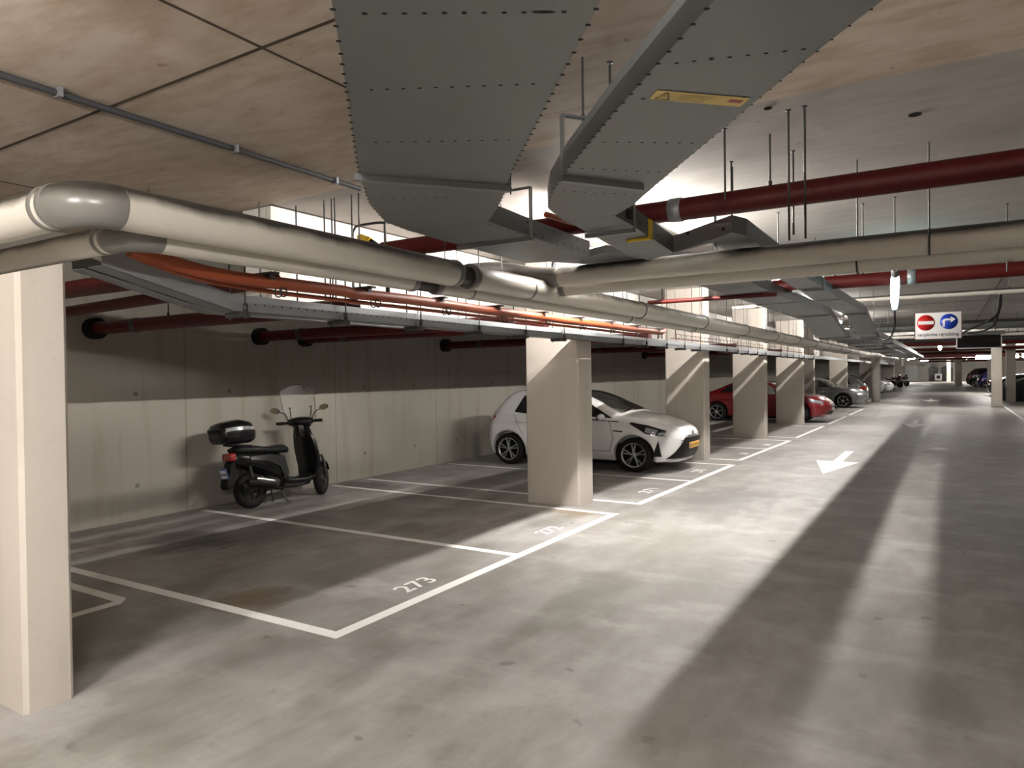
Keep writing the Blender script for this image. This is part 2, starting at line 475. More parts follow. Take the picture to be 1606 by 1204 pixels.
divider(-3.4, 16.55, XB, 16.55)
divider(-3.35, 18.75, XB, 18.75)
divider(-3.35, 19.73, XB, 19.73)
divider(-3.3, 24.15, XB, 24.15)
divider(-3.3, 25.2, XB, 25.2)
# neighbouring bay, partly hidden by the nearest pillar
fpart('bay_line', [[(-5.494, 3.03), (-5.6, 3.13), (XB, 3.13), (XB, 3.03)], [(-5.494, 3.03), (-5.6, 3.03), (-5.56, 1.2), (-5.46, 1.2)]])
fpart('bay_line', [[(-3.82, 1.42), (-3.55, 1.42), (-3.55, 1.30), (-4.2, 1.30)]])
# right side bay lines
fpart('bay_line', [[(2.1, 12), (2.2, 12), (2.5, 60), (2.4, 60)]])
for y in (38.6, 41, 43.5, 46): fpart('bay_line', [[(2.3, y), (2.3, y+.12), (7.5, y+.12), (7.5, y)]])
fpart('bay_line', [[(-3.3, 41.4), (2.2, 41.9), (2.2, 42.05), (-3.3, 41.55)]])
# arrows pointing to the viewer
def arrow(cx, y, k=1.0, ws=1.0):
    h = [(cx, y), (cx+.385*ws, y+1.92*k), (cx+.085, y+1.92*k), (cx+.085, y+3.9*k), (cx-.085, y+3.9*k), (cx-.085, y+1.92*k), (cx-.385*ws, y+1.92*k)]
    fpart('direction_arrow', [h])
arrow(-1.79, 12.93)
arrow(-.88, 24.4, 1.05, .95)
arrow(-.75, 45, 1.3, 1.2)
arrow(3.3, 19, 1.0)

def text_mesh(body, size, extrude=0.0, bold=0.0, align='LEFT'):
    c = bpy.data.curves.new('lettering', 'FONT'); c.body = body; c.size = size; c.extrude = extrude; c.offset = bold; c.align_x = align
    c.resolution_u = 6
    t = bpy.data.objects.new('lettering', c); COL.objects.link(t)
    bpy.context.view_layer.update()
    dg = bpy.context.evaluated_depsgraph_get()
    me = bpy.data.meshes.new_from_object(t.evaluated_get(dg))
    V = [v.co.copy() for v in me.vertices]; F = [list(p.vertices) for p in me.polygons]
    bpy.data.objects.remove(t); bpy.data.curves.remove(c); bpy.data.meshes.remove(me)
    return V, F
def bay_number(txt, x, y, h, w):
    V, F = text_mesh(txt, 1.0, bold=.012)
    xs = [v.x for v in V]; ys = [v.y for v in V]; sx = w/(max(xs)-min(xs)); sy = h/(max(ys)-min(ys))
    W = [(x - (v.y-min(ys))*sy, y + (v.x-min(xs))*sx, .0042) for v in V]
    o = MB().add(W, F).build('bay_number', 'paint', floor); o['label'] = 'white stencilled bay number ' + txt
bay_number('273', -3.705, 4.35, .185, .41)
bay_number('272', -3.71, 6.70, .185, .40)
bay_number('271', -3.69, 9.72, .185, .45)
bay_number('270', -3.655, 12.17, .20, .40)
bay_number('269', -3.60, 15.2, .19, .42)
bay_number('268', -3.58, 17.3, .19, .42)

# ------------------------------------------------------------------ insulated pipes
def rod(mb, x, y, z0, z1, r=.006, mat=0): mb.tube([(x, y, z0), (x, y, z1)], r, 8, mat=mat)
def ring(mb, c, d, r, w, mat=0):
    d = Vector(d).normalized(); a = Vector(c)-d*w/2; b = Vector(c)+d*w/2
    mb.tube([a, a+d*w*.25, b-d*w*.25, b], [r, r*1.05, r*1.05, r], 24, mat=mat)
RU, RL = .104, .073
XU, ZU, YU = -3.385, 2.578, 1.72
XL, ZL, YL = -3.555, 2.493, 2.05
def dX(y): return max(0.0, y-9)*.006
def insulated(name, label, x, z, yl, r, yend, bend, gaps, rings):
    t = thing(name, label, 'pipe', (x, yl, z-r))
    # leg to the left, elbow, run along the aisle
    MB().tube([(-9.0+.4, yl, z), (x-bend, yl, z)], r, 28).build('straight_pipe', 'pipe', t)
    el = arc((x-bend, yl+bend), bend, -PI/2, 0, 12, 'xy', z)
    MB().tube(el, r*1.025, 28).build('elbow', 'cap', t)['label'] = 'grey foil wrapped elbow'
    ys = yl+bend
    for (a, b) in gaps+[(yend, yend)]:
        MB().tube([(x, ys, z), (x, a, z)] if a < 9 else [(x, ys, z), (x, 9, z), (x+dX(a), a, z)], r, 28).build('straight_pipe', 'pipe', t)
        if b > a:
            MB().tube([(x, a-.02, z), (x, b+.02, z)], r*.72, 24).build('valve_gap', 'bare', t)['label'] = 'bare dark stretch without insulation'
            for yc in (a-.03, b+.03):
                mb = MB(); ring(mb, (x, yc, z), (0, 1, 0), r*1.02, .06); mb.build('end_cuff', 'tape', t)
        ys = b
    for y in rings:
        mb = MB(); ring(mb, (x+dX(y), y, z), (0, 1, 0), r*1.0, .035); mb.build('joint_tape', 'tape', t)
    mb = MB(); ring(mb, (x-bend-.02, yl, z), (1, 0, 0), r*1.01, .05); ring(mb, (x-bend-.10, yl, z), (1, 0, 0), r*1.01, .04); mb.build('elbow_tape', 'tape', t)
    hm = [(-5.4, yl)] if r > .1 else [(-6.4, yl)]
    for (hx, hy) in hm:
        hb = MB(); rod(hb, hx, hy, z+r*.9, HT); hb.tube([(hx-.02, hy, z+r), (hx-.02, hy, z+r+.07)], .012, 8)
        hb.lathe([(0, 0), (.014, 0), (.014, .018), (0, .018)], (hx, hy, z+r+.12), 2, 6); hb.build('hanger', 'steel', t)
    for k in range(1, 22):
        y = ys*0 + 3.2 + k*2.72
        if y > yend or y < 6.8: continue
        hb = MB(); xx = x+dX(y); rod(hb, xx, y, z+r*.95, HT)
        hb.tube([(xx+math.cos(a)*r*1.03, y, z+math.sin(a)*r*1.03) for a in [2*PI*i/24 for i in range(25)]], .008, 6)
        hb.build('hanger', 'darksteel', t)
    return t
insulated('insulated_pipe', 'thicker cream insulated pipe, upper of the pair turning the corner', XU, ZU, YU, RU, 60.0, .17, [(4.62, 4.80)], [5.78, 17.5])
insulated('insulated_pipe', 'thinner cream insulated pipe, lower of the pair turning the corner', XL, ZL, YL, RL, 60.0, .15, [(4.30, 4.55)], [5.05, 11.2])

def branch(name, label, pts, r, caplen, extra):
    t = thing(name, label, 'pipe', (pts[-1][0]-1.5, pts[-1][1], pts[-1][2]-r))
    el = pts[:-1]
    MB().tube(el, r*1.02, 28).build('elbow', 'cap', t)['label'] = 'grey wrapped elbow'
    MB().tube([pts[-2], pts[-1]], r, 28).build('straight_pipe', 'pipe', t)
    for x in extra:
        hb = MB(); y, z = pts[-1][1], pts[-1][2]; rod(hb, x, y, z+r*.9, HT)
        hb.tube([(x, y+math.cos(a)*r*1.03, z+math.sin(a)*r*1.03) for a in [2*PI*i/24 for i in range(25)]], .008, 6); hb.build('hanger', 'darksteel', t)
    mb = MB(); ring(mb, pts[-2], (1, 0, 0), r, .05); mb.build('joint_tape', 'tape', t)
    return t
def smooth_path(P, n=6):
    P = [Vector(p) for p in P]; out = []
    for i in range(len(P)-1):
        p0, p1, p2, p3 = P[max(i-1, 0)], P[i], P[i+1], P[min(i+2, len(P)-1)]
        for k in range(n):
            t = k/n
            out.append((.5*((2*p1)+(-p0+p2)*t+(2*p0-5*p1+4*p2-p3)*t*t+(-p0+3*p1-3*p2+p3)*t**3))[:])
    out.append(P[-1][:]); return out
branch('insulated_pipe', 'upper cream insulated pipe crossing over the driving aisle', smooth_path([(-4.21, 5.45, 2.66), (-4.06, 5.85, 2.79), (-3.78, 6.08, 2.80), (-3.52, 6.1, 2.735), (-3.22, 6.1, 2.705)]) + [(12.4, 6.1, 2.705)], .094, .3, [-.1, 2.2, 5.0])
branch('insulated_pipe', 'lower cream insulated pipe crossing behind the upper one over the aisle', smooth_path([(-3.60, 6.28, 2.56), (-3.52, 6.28, 2.612), (-3.40, 6.28, 2.618), (-3.25, 6.28, 2.618)]) + [(12.4, 6.28, 2.618)], .081, .3, [-.6, 1.5, 4.4])

# ------------------------------------------------------------------ red pipes
def clampband(mb, x, y, z, r, w=.035, rodtop=None):
    mb.tube([(x-w/2, y, z), (x-w/2, y, z), (x+w/2, y, z)], r*1.06, 20)
    if rodtop: mb.lathe([(0, 0), (.014, 0), (.014, .03), (0, .03)], (x, y, z+r), 2, 8); rod(mb, x, y, z+r, rodtop, .007)
def redpipe(label, pts, r, clamps, couplings=(), name='red_pipe', mat='red', collar=None, top=HT, cat='pipe', group=None):
    base = pts[len(pts)//2]
    t = thing(name, label, cat, (base[0], base[1], base[2]-r), group)
    MB().tube(pts, r, 22).build('pipe_run', mat, t)
    for x in clamps:
        mb = MB(); clampband(mb, x, pts[-1][1], pts[-1][2], r, rodtop=top); mb.build('pipe_clamp', 'darksteel', t)
    for x in couplings:
        mb = MB(); y, z = pts[-1][1], pts[-1][2]
        mb.tube([(x-.05, y, z), (x-.045, y, z), (x+.045, y, z), (x+.05, y, z)], [r, r*1.1, r*1.1, r], 20); mb.build('coupling', 'darksteel' if collar else 'steel', t)
    if collar:
        mb = MB(); x, y, z = collar; mb.tube([(x, y, z), (x+.12, y, z)], r*1.7, 20); mb.build('wall_collar', 'black', t)['label'] = 'dark fire collar at the wall'
    return t
redpipe('dark red sprinkler main crossing the aisle below the ceiling nearest the viewer', [(-4.72, 5.25, 2.996), (12.4, 5.25, 2.996)], .084, [-1.06, 1.6, 4.2], [-1.75])
redpipe('second dark red pipe crossing the aisle, behind the hanging lamp', [(-2.55, 10.5, 2.962), (12.4, 10.5, 2.962)], .09, [.66, 3.5, -1.28], [-.37])
redpipe('thin red pipe crossing behind the grey duct', [(-3.4, 9.0, 2.70), (-1.75, 9.0, 2.70)], .028, [-3.2])
redpipe('thin cream conduit pipe crossing the aisle above the hanging lamp', [(-3.6, 14.2, 3.04), (12.4, 14.2, 3.04)], .045, [-2.95, .9, 4], name='conduit_pipe', mat='pipe')
for i, (y, z, r, x1, lab) in enumerate(((4.48, 2.365, .074, -4.37, 'dark red drain pipe leaving the back wall beside the nearest pillar'), (6.84, 2.365, .074, -4.23, 'dark red drain pipe leaving the back wall above the scooter'), (7.69, 2.36, .07, -4.25, 'dark red drain pipe just beyond the one above the scooter'), (11.33, 2.365, .074, -4.25, 'dark red drain pipe behind the second pillar'), (16.9, 2.365, .074, -4.2, 'dark red drain pipe over the bay beyond the white car'), (22.3, 2.365, .074, -4.2, 'dark red drain pipe over the bay before the red car'))):
    redpipe(lab, [(-8.62, y, z), (x1, y, z)] , r, [-7.1, -5.6], [-7.7], collar=(-8.62, y, z))
redpipe('dark red pipe sloping along the bay top beside the nearest pillar', [(-8.62, 3.75, 2.44), (-4.35, 3.62, 2.50)], .055, [-6.0])
redpipe('short dark red pipe with a rounded end beside the nearest pillar', smooth_path([(-8.62, 3.25, 2.56), (-6.3, 3.25, 2.56), (-5.3, 3.25, 2.56), (-5.1, 3.22, 2.60), (-5.0, 3.15, 2.75)], 4), .075, [])

# far cross pipes
far = [(20.7, 2.93, .035, 'darksteel'), (22.3, 2.91, .10, 'duct'), (25.5, 2.80, .06, 'pipe'), (29, 2.80, .07, 'darksteel'), (34.3, 2.83, .08, 'red'), (44, 2.84, .08, 'red'), (54, 2.83, .09, 'red'), (66, 2.83, .1, 'red'), (82, 2.82, .1, 'red'), (104, 2.82, .1, 'red')]
nm = ['first', 'second', 'third', 'fourth', 'fifth', 'sixth', 'seventh', 'eighth', 'ninth', 'tenth']
for i, (y, z, r, mt) in enumerate(far):
    kindn = {'red': 'dark red', 'duct': 'grey', 'pipe': 'cream', 'darksteel': 'blackish'}[mt]
    redpipe('%s far pipe crossing the aisle beyond the lamp, %s in the row' % (kindn, nm[i]), [(-2.33, y, z), (12.4, y, z)], r, [-.6, 1.8, 4.5], name='crossing_pipe', mat=mt)

# ------------------------------------------------------------------ flat ventilation ducts
def resample(L, n):
    P = [Vector((*p, 0)) for p in L]; d = [0]
    for a, b in zip(P, P[1:]): d.append(d[-1]+(b-a).length)
    out = []
    for i in range(n):
        t = d[-1]*i/(n-1); k = 0
        while k < len(d)-2 and d[k+1] < t: k += 1
        q = P[k].lerp(P[k+1], (t-d[k])/max(1e-6, d[k+1]-d[k])); out.append((q.x, q.y))
    return out
def ductmesh(L, R, Z, h, seam=None):
    """L, R: plan edges, Z: underside height at each station; mats 0 underside, 1 flank, 2 perforation"""
    mb = MB(); n = len(L)
    V = []
    for (l, r, z) in zip(L, R, Z): V += [(*l, z), (*r, z), (*r, z+h), (*l, z+h)]
    for i in range(n-1):
        a, b = 4*i, 4*i+4
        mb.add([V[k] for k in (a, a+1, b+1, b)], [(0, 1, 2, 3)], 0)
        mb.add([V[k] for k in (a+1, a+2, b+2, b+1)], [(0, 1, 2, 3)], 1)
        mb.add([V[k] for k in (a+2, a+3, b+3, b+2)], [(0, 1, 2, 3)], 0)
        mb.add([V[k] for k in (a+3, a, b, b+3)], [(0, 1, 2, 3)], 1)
    mb.add(V[:4], [(0, 1, 2, 3)], 1); mb.add(V[-4:], [(0, 1, 2, 3)], 1)
    return mb
def dots_across(mb, l, r, z, n=11, a=.12, b=.88, rr=.0085, long_at=None):
    for i in range(n):
        t = a+(b-a)*i/(n-1); x, y = l[0]+(r[0]-l[0])*t, l[1]+(r[1]-l[1])*t
        d = Vector((r[0]-l[0], r[1]-l[1], 0)).normalized()
        w = .035 if long_at == i else rr
        m = Vector((-d.y, d.x, 0))
        pts = [(Vector((x, y, z-.0015))+d*math.cos(q)*w+m*math.sin(q)*rr*.8)[:] for q in [2*PI*k/8 for k in range(8)]]
        mb.add(pts, [list(range(8))], 2)
def lerp2(a, b, t): return (a[0]+(b[0]-a[0])*t, a[1]+(b[1]-a[1])*t)
def edge_dots(mb, pts, z, step=.085, inset=.0, rr=.009, h=None):
    for a, b in zip(pts, pts[1:]):
        d = math.hypot(b[0]-a[0], b[1]-a[1]); n = int(d/step)
        for i in range(n):
            p = lerp2(a, b, (i+.5)/max(n, 1)); mb.disc((p[0], p[1], z-.0015), (0, 0, -1), rr, 8, 2, .9)
def hanger(t, pl, pr, zb, h, strap='r', arm=.3, ztop=None, bar=True):
    """angle bar under a duct with an upright, a top arm and a threaded rod"""
    a, b = Vector((*pl, 0)), Vector((*pr, 0)); d = (b-a).normalized(); m = Vector((-d.y, d.x, 0))
    T = Matrix(((d.x, m.x, 0, a.x), (d.y, m.y, 0, a.y), (0, 0, 1, 0), (0, 0, 0, 1)))
    Lg = (b-a).length; mb = MB(); zt = ztop or zb+h+.16
    if bar:
        mb.box((-.02, -.004, zb-.032), (Lg+.02, .036, zb-.028), 0, T); mb.box((-.02, -.004, zb-.03), (Lg+.02, 0, zb-.001), 0, T)
    xs = Lg+.008 if strap == 'r' else -.008
    mb.box((xs-.004, -.004, zb-.03), (xs+.004, .036, zt), 0, T)
    x0, x1 = (xs-arm, xs+.004) if strap == 'r' else (xs-.004, xs+arm)
    mb.box((x0, -.004, zt-.004), (x1, .036, zt+.004), 0, T)
    mb.build('hanger_bracket', 'steel', t)
    rb = MB(); q = T @ Vector(((x0+x1)/2, .016, 0)); rod(rb, q.x, q.y, zt-.03, HT, .006); rb.lathe([(0, 0), (.012, 0), (.012, .012), (0, .012)], (q.x, q.y, zt+.006), 2, 6)
    rb.build('threaded_rod', 'darksteel', t)

# wide duct
AL = [(-.75, .62), (-1.282, 1.236), (-1.401, 1.367), (-1.584, 1.577), (-1.831, 1.857), (-2.387, 2.478), (-2.576, 2.71), (-2.873, 3.083), (-3.12, 3.495), (-3.18, 3.818)]
AR = [(-.15, 1.02), (-.675, 1.63), (-.793, 1.764), (-.965, 1.968), (-1.179, 2.221), (-1.83, 2.984), (-1.949, 3.139), (-2.17, 3.423), (-2.407, 3.705), (-2.56, 3.87)]
ZA = 2.765
t = thing('ventilation_duct', 'wider flat grey sheet metal duct, the left one overhead', 'duct', (-2.9, 4.5, ZA))
mb = ductmesh(AL, AR, [ZA]*len(AL), .13)
for (l, r, lg) in (((-1.45, 1.42), (-.83, 1.81), 9), ((-1.80, 1.82), (-1.14, 2.18), None), ((-2.17, 2.24), (-1.52, 2.63), None), ((-2.80, 2.98), (-2.12, 3.37), None)):
    dots_across(mb, l, r, ZA, long_at=lg)
edge_dots(mb, AL, ZA, .07); edge_dots(mb, AR, ZA, .07)
mb.build('duct_section', ['duct', 'duct_side', 'hole'], t)
AL2 = [(-3.18, 3.822), (-3.2, 4.42), (-3.2, 5.0), (-3.2, 5.44)]; AR2 = [(-2.56, 3.874), (-2.575, 4.43), (-2.58, 5.0), (-2.58, 5.46)]
mb = ductmesh(AL2, AR2, [ZA, ZA-.004, ZA-.008, ZA-.01], .13)
for y in (4.15, 4.75, 5.15): dots_across(mb, (-3.19, y), (-2.575, y), ZA-.006, 9, rr=.006)
for y in np.arange(3.9, 5.4, .12):
    mb.disc((-2.572, y, ZA+.02), (1, 0, 0), .008, 8, 2); mb.disc((-2.575, y, ZA-.0115), (0, 0, -1), .010, 8, 2)
for y in (4.05, 4.4, 4.8, 5.2): mb.disc((-2.569, y, ZA+.09), (1, 0, 0), .011, 8, 2)
mb.build('duct_section', ['duct', 'duct_side', 'hole'], t)
# bend over the crossing pipes, long run, ramp and low run
mb = ductmesh([(-3.2, 5.445), (-3.13, 5.75), (-2.53, 7.0), (-2.51, 7.6), (-2.50, 8.96)], [(-2.58, 5.465), (-2.50, 5.60), (-1.95, 6.72), (-1.93, 7.5), (-1.93, 8.93)], [ZA-.01, 2.80, 2.825, 2.815, 2.8], .065)
mb.build('duct_section', ['duct', 'duct_side', 'hole'], t)
DL = [(-2.50, 8.965), (-2.495, 11.42), (-2.38, 14.45)]; DR = [(-1.95, 8.935), (-1.905, 11.23), (-1.815, 14.3)]
mb = ductmesh(DL, DR, [2.8, 2.8, 2.8], .13); dots_across(mb, (-2.3, 10.2), (-2.0, 10.2), 2.8, 2, rr=.012); dots_across(mb, (-2.3, 12.6), (-2.0, 12.6), 2.8, 2, rr=.012)
for (l, r) in (((-2.495, 11.42), (-1.905, 11.23)),): mb.box((-2.495, 11.3, 2.793), (-1.905, 11.33, 2.802), 1)
mb.build('duct_section', ['duct', 'duct_side', 'hole'], t)
mb = ductmesh([(-2.38, 14.455), (-2.35, 16.0)], [(-1.815, 14.305), (-1.767, 15.95)], [2.8, 2.49], .12); mb.build('duct_ramp', ['duct', 'duct_side', 'hole'], t)
mb = ductmesh([(-2.35, 16.005), (-2.2, 30), (-2.1, 48)], [(-1.767, 15.955), (-1.66, 30), (-1.6, 48)], [2.49, 2.47, 2.45], .12)
for y in (18, 20.5, 23, 26, 29, 33, 38, 43): mb.box((-2.28, y, 2.46), (-1.68, y+.05, 2.475), 1)
mb.build('duct_section', ['duct', 'duct_side', 'hole'], t)
hanger(t, (-2.487, 2.591), (-1.985, 3.19), ZA, .13, 'r', .22)
hanger(t, (-3.2, 4.42), (-2.578, 4.43), ZA-.005, .13, 'r', .34, 3.12)
hanger(t, (-2.5, 9.6), (-1.93, 9.58), 2.8, .13, 'r', .2)
hanger(t, (-2.40, 14.2), (-1.82, 14.1), 2.8, .13, 'r', .2)
hanger(t, (-2.34, 16.6), (-1.76, 16.6), 2.487, .12, 'r', .22, 2.85)
for y in (19, 26.2, 31): hanger(t, (-2.27, y), (-1.70, y), 2.475, .12, 'r', .2, 2.8)

# narrow duct
BL = [(.30, 1.05), (-.417, 1.869), (-.551, 2.0), (-.795, 2.267), (-1.146, 2.651), (-1.641, 3.218), (-1.79, 3.402), (-1.957, 3.62), (-2.13, 3.90), (-2.21, 4.248)]
BR = [(.70, 1.26), (-.042, 2.112), (-.147, 2.264), (-.276, 2.409), (-.432, 2.593), (-1.372, 3.766), (-1.525, 3.966), (-1.659, 4.139), (-1.792, 4.27), (-1.865, 4.34)]
ZB = 2.80
t = thing('ventilation_duct', 'narrower flat grey sheet metal duct with a yellow warning sticker', 'duct', (-2.0, 4.8, ZB))
mb = ductmesh(BL, BR, [ZB]*len(BL), .135)
for (l, r) in (((-.47, 1.93), (-.10, 2.19)), ((-.83, 2.31), (-.33, 2.48)), ((-1.03, 2.53), (-.60, 2.79)), ((-1.36, 2.90), (-.93, 3.21)), ((-1.62, 3.20), (-1.22, 3.58)), ((-1.9, 3.54), (-1.5, 3.94))):
    dots_across(mb, l, r, ZB, 8, rr=.009)
edge_dots(mb, BL, ZB, .075, rr=.010); edge_dots(mb, BR, ZB, .075, rr=.006)
mb.build('duct_section', ['duct', 'duct_side', 'hole'], t)
BL2 = [(-2.21, 4.252), (-2.2, 4.45), (-2.2, 5.45)]; BR2 = [(-1.865, 4.345), (-1.86, 4.6), (-1.85, 5.47)]
mb = ductmesh(BL2, BR2, [ZB, ZB-.012, 2.715], .135)
for y in (4.75, 5.3): dots_across(mb, (-2.2, y), (-1.855, y), ZB-.09*(y-4.45)-.012, 7, rr=.006)
for y in (4.5, 4.75, 5.1, 5.35): mb.disc((-1.848, y, ZB+.05-.09*(y-4.45)), (1, 0, 0), .010, 8, 2)
# oval hand hole in the flank
mb.rbox((-1.858, 4.52, 2.815), (-1.846, 4.60, 2.885), .02, 3, 2)
mb.build('duct_section', ['duct', 'duct_side', 'hole'], t)
mb = ductmesh([(-2.2, 5.455), (-2.18, 5.80), (-1.66, 5.86), (-1.64, 6.4), (-1.6, 8.85)], [(-1.85, 5.475), (-1.80, 5.50), (-1.40, 5.52), (-1.34, 5.75), (-1.32, 8.74)], [2.715, 2.73, 2.83, 2.835, 2.8], .135)
for x in (-1.74, -1.46): mb.disc((x, 5.497, 2.86), (0, -1, 0), .014, 8, 2)
mb.build('duct_section', ['duct', 'duct_side', 'hole'], t)
mb = ductmesh([(-1.6, 8.855), (-1.655, 11.3), (-1.588, 14.5)], [(-1.32, 8.745), (-1.298, 11.25), (-1.231, 14.45)], [2.8]*3, .13); mb.box((-1.655, 11.25, 2.793), (-1.298, 11.28, 2.802), 1)
mb.build('duct_section', ['duct', 'duct_side', 'hole'], t)
mb = ductmesh([(-1.588, 14.505), (-1.541, 16.0)], [(-1.231, 14.455), (-1.227, 15.95)], [2.8, 2.495], .12); mb.build('duct_ramp', ['duct', 'duct_side', 'hole'], t)
mb = ductmesh([(-1.541, 16.005), (-1.45, 30), (-1.4, 48)], [(-1.227, 15.955), (-1.14, 30), (-1.1, 48)], [2.495, 2.475, 2.455], .12)
for y in (18, 21.5, 25, 29, 34, 40): mb.box((-1.47, y, 2.465), (-1.17, y+.05, 2.48), 1)
mb.build('duct_section', ['duct', 'duct_side', 'hole'], t)
hanger(t, (-1.70, 3.31), (-1.435, 3.70), ZB, .135, 'l', .26, 3.12)
hanger(t, (-2.2, 4.62), (-1.86, 4.64), ZB-.03, .135, 'r', .2, 3.02, True)
hanger(t, (-1.63, 5.9), (-1.35, 5.88), 2.835, .135, 'l', .3, 3.10, False)
hanger(t, (-1.655, 9.6), (-1.31, 9.58), 2.8, .13, 'r', .2)
hanger(t, (-1.60, 14.2), (-1.24, 14.2), 2.8, .13, 'r', .2)
for y in (16.6, 21, 26): hanger(t, (-1.52, y), (-1.20, y), 2.47, .12, 'r', .2, 2.82)
# sticker
st = MB().add([(-.904, 2.507, 2.797), (-.631, 2.777, 2.797), (-.686, 2.848, 2.797), (-.959, 2.571, 2.797)], [(0, 1, 2, 3)])
st = st.build('warning_sticker', 'sticker', t); st['label'] = 'yellow warning sticker with a triangle'
def onstick(u, v):
    a = Vector((-.959, 2.571)); du = Vector((.273, .277)); dv = Vector((.055, -.064)); q = a+du*u+dv*v; return (q.x, q.y, 2.7955)
mb = MB()
def sq(pts): mb.add([onstick(*p) for p in pts], [list(range(len(pts)))])
for p, q in (((.05, .12), (.125, .88)), ((.125, .88), (.2, .12)), ((.2, .12), (.05, .12))):
    d = Vector((q[0]-p[0], (q[1]-p[1])*.22)).normalized(); n_ = (-d.y*.012, d.x*.055)
    sq([(p[0]+n_[0], p[1]+n_[1]), (q[0]+n_[0], q[1]+n_[1]), (q[0]-n_[0], q[1]-n_[1]), (p[0]-n_[0], p[1]-n_[1])])
sq([(.118, .35), (.132, .35), (.132, .62), (.118, .62)])
for v in (.78, .62, .46, .30, .16): sq([(.27, v), (.55+.2*((v*7) % 1), v), (.55+.2*((v*7) % 1), v+.04), (.27, v+.04)])
mb.build('sticker_print', 'stickink', st)
mb = MB()
def sq2(pts): mb.add([onstick(*p) for p in pts], [list(range(len(pts)))])
sq2([(.80, .45), (.95, .45), (.95, .8), (.80, .8)]); mb.build('sticker_mark', plain('sticker_red', (.35, .08, .05), .5), st)
yb = MB().box((-1.856, 4.93, 2.745), (-1.846, 5.0, 2.885)).box((-2.03, 4.935, 2.738), (-1.846, 4.985, 2.752)).build('warning_tape', 'yellow', t); yb['label'] = 'bright yellow tape around the duct edge'

tag(MB().tube(smooth_path([(-2.5, 4.55, 2.93), (-2.47, 4.9, 2.935), (-2.38, 5.15, 2.945), (-2.32, 5.35, 3.0), (-2.3, 5.6, 3.2), (-2.3, 5.7, HT)]), .022, 10).build('flexible_hose', 'orange'), 'short orange hose lying against the wide duct', 'hose')

# ------------------------------------------------------------------ loose hanger rods
rods = [(-1.30, 4.95, 2.95), (-1.46, 5.75, 3.0), (-.86, 4.83, 2.60), (-.76, 4.82, 2.60), (-.99, 5.74, 2.80), (-.71, 7.94, 2.72), (-.42, 7.83, 2.72), (.54, 8.81, 2.75), (-1.51, 7.86, 2.95), (-1.545, 3.549, 2.96)]
where = ['behind the narrow duct where it turns', 'just left of the red pipe clamp', 'first of the two long ones close together at the red pipe', 'second of the two long ones close together at the red pipe', 'between the two long ones, behind the red pipe', 'just beyond the crossing cream pipes', 'beyond the crossing cream pipes near the hanging lamp', 'beyond the crossing cream pipes at the right edge', 'beyond the crossing pipes at the duct', 'in the brown slab between the two ducts']
for (x, y, z), w in zip(rods, where):
    mb = MB(); rod(mb, x, y, z, HT, .0075); mb.lathe([(0, 0), (.018, 0), (.018, .006), (0, .006)], (x, y, H-.013), 2, 10)
    tag(mb.build('threaded_rod', 'darksteel'), 'thin threaded ceiling rod %s' % w, 'rod', 'threaded rods hanging from the ceiling')
for i, x in enumerate((-5.44, -5.05, -4.95, -4.91, -4.69, -4.60)):
    mb = MB(); rod(mb, x, 4.79, 2.5, HT, .008)
    tag(mb.build('threaded_rod', 'darksteel'), 'thin ceiling rod behind the cream pipes left of the wide duct', 'rod', 'threaded rods behind the cream pipes')
ck = MB().tube(smooth_path([(-4.79, 4.9, 2.6), (-4.79, 4.9, 3.05), (-4.77, 4.9, 3.15), (-4.70, 4.9, 3.18), (-4.41, 4.9, 3.17), (-4.385, 4.9, 3.1), (-4.385, 4.9, 2.6)]), .012, 8)
tag(ck.build('hanger_hoop', 'darksteel'), 'thin black hoop bracket behind the cream pipes', 'bracket')
t = thing('black_cable', 'black cable with a yellow tip behind the cream pipes', 'cable', (-4.4, 5, 2.9))
MB().tube(smooth_path([(-4.66, 5, 3.05), (-4.58, 5, 3.0), (-4.5, 5.0, 2.95), (-4.45, 5, 2.8), (-4.45, 5, 2.5)]), .022, 10).build('cable_body', 'black', t)
MB().tube([(-4.80, 5, 3.10), (-4.655, 5, 3.045)], .034, 14).build('cable_tip', 'yellow', t)['label'] = 'bright yellow tip'

# conduit on the brown slab
t = thing('ceiling_conduit', 'thin dark conduit clipped to the brown ceiling slab', 'conduit', (-4.39, 2.5, H-.05))
MB().tube([(-4.30, -1, H-.034), (-4.37, 2.2, H-.034), (-4.40, 4.6, H-.034)], .021, 12).build('conduit_tube', plain('conduit_grey', (.045, .045, .047), .6, spec=.2), t)
for y in (.9, 2.1, 3.3, 4.3):
    x = -4.30-.03*(y+1)/1.0*.6
    mb = MB().box((x-.035, y-.012, H-.062), (x+.03, y+.012, HT)); mb.build('conduit_clip', 'steel', t)

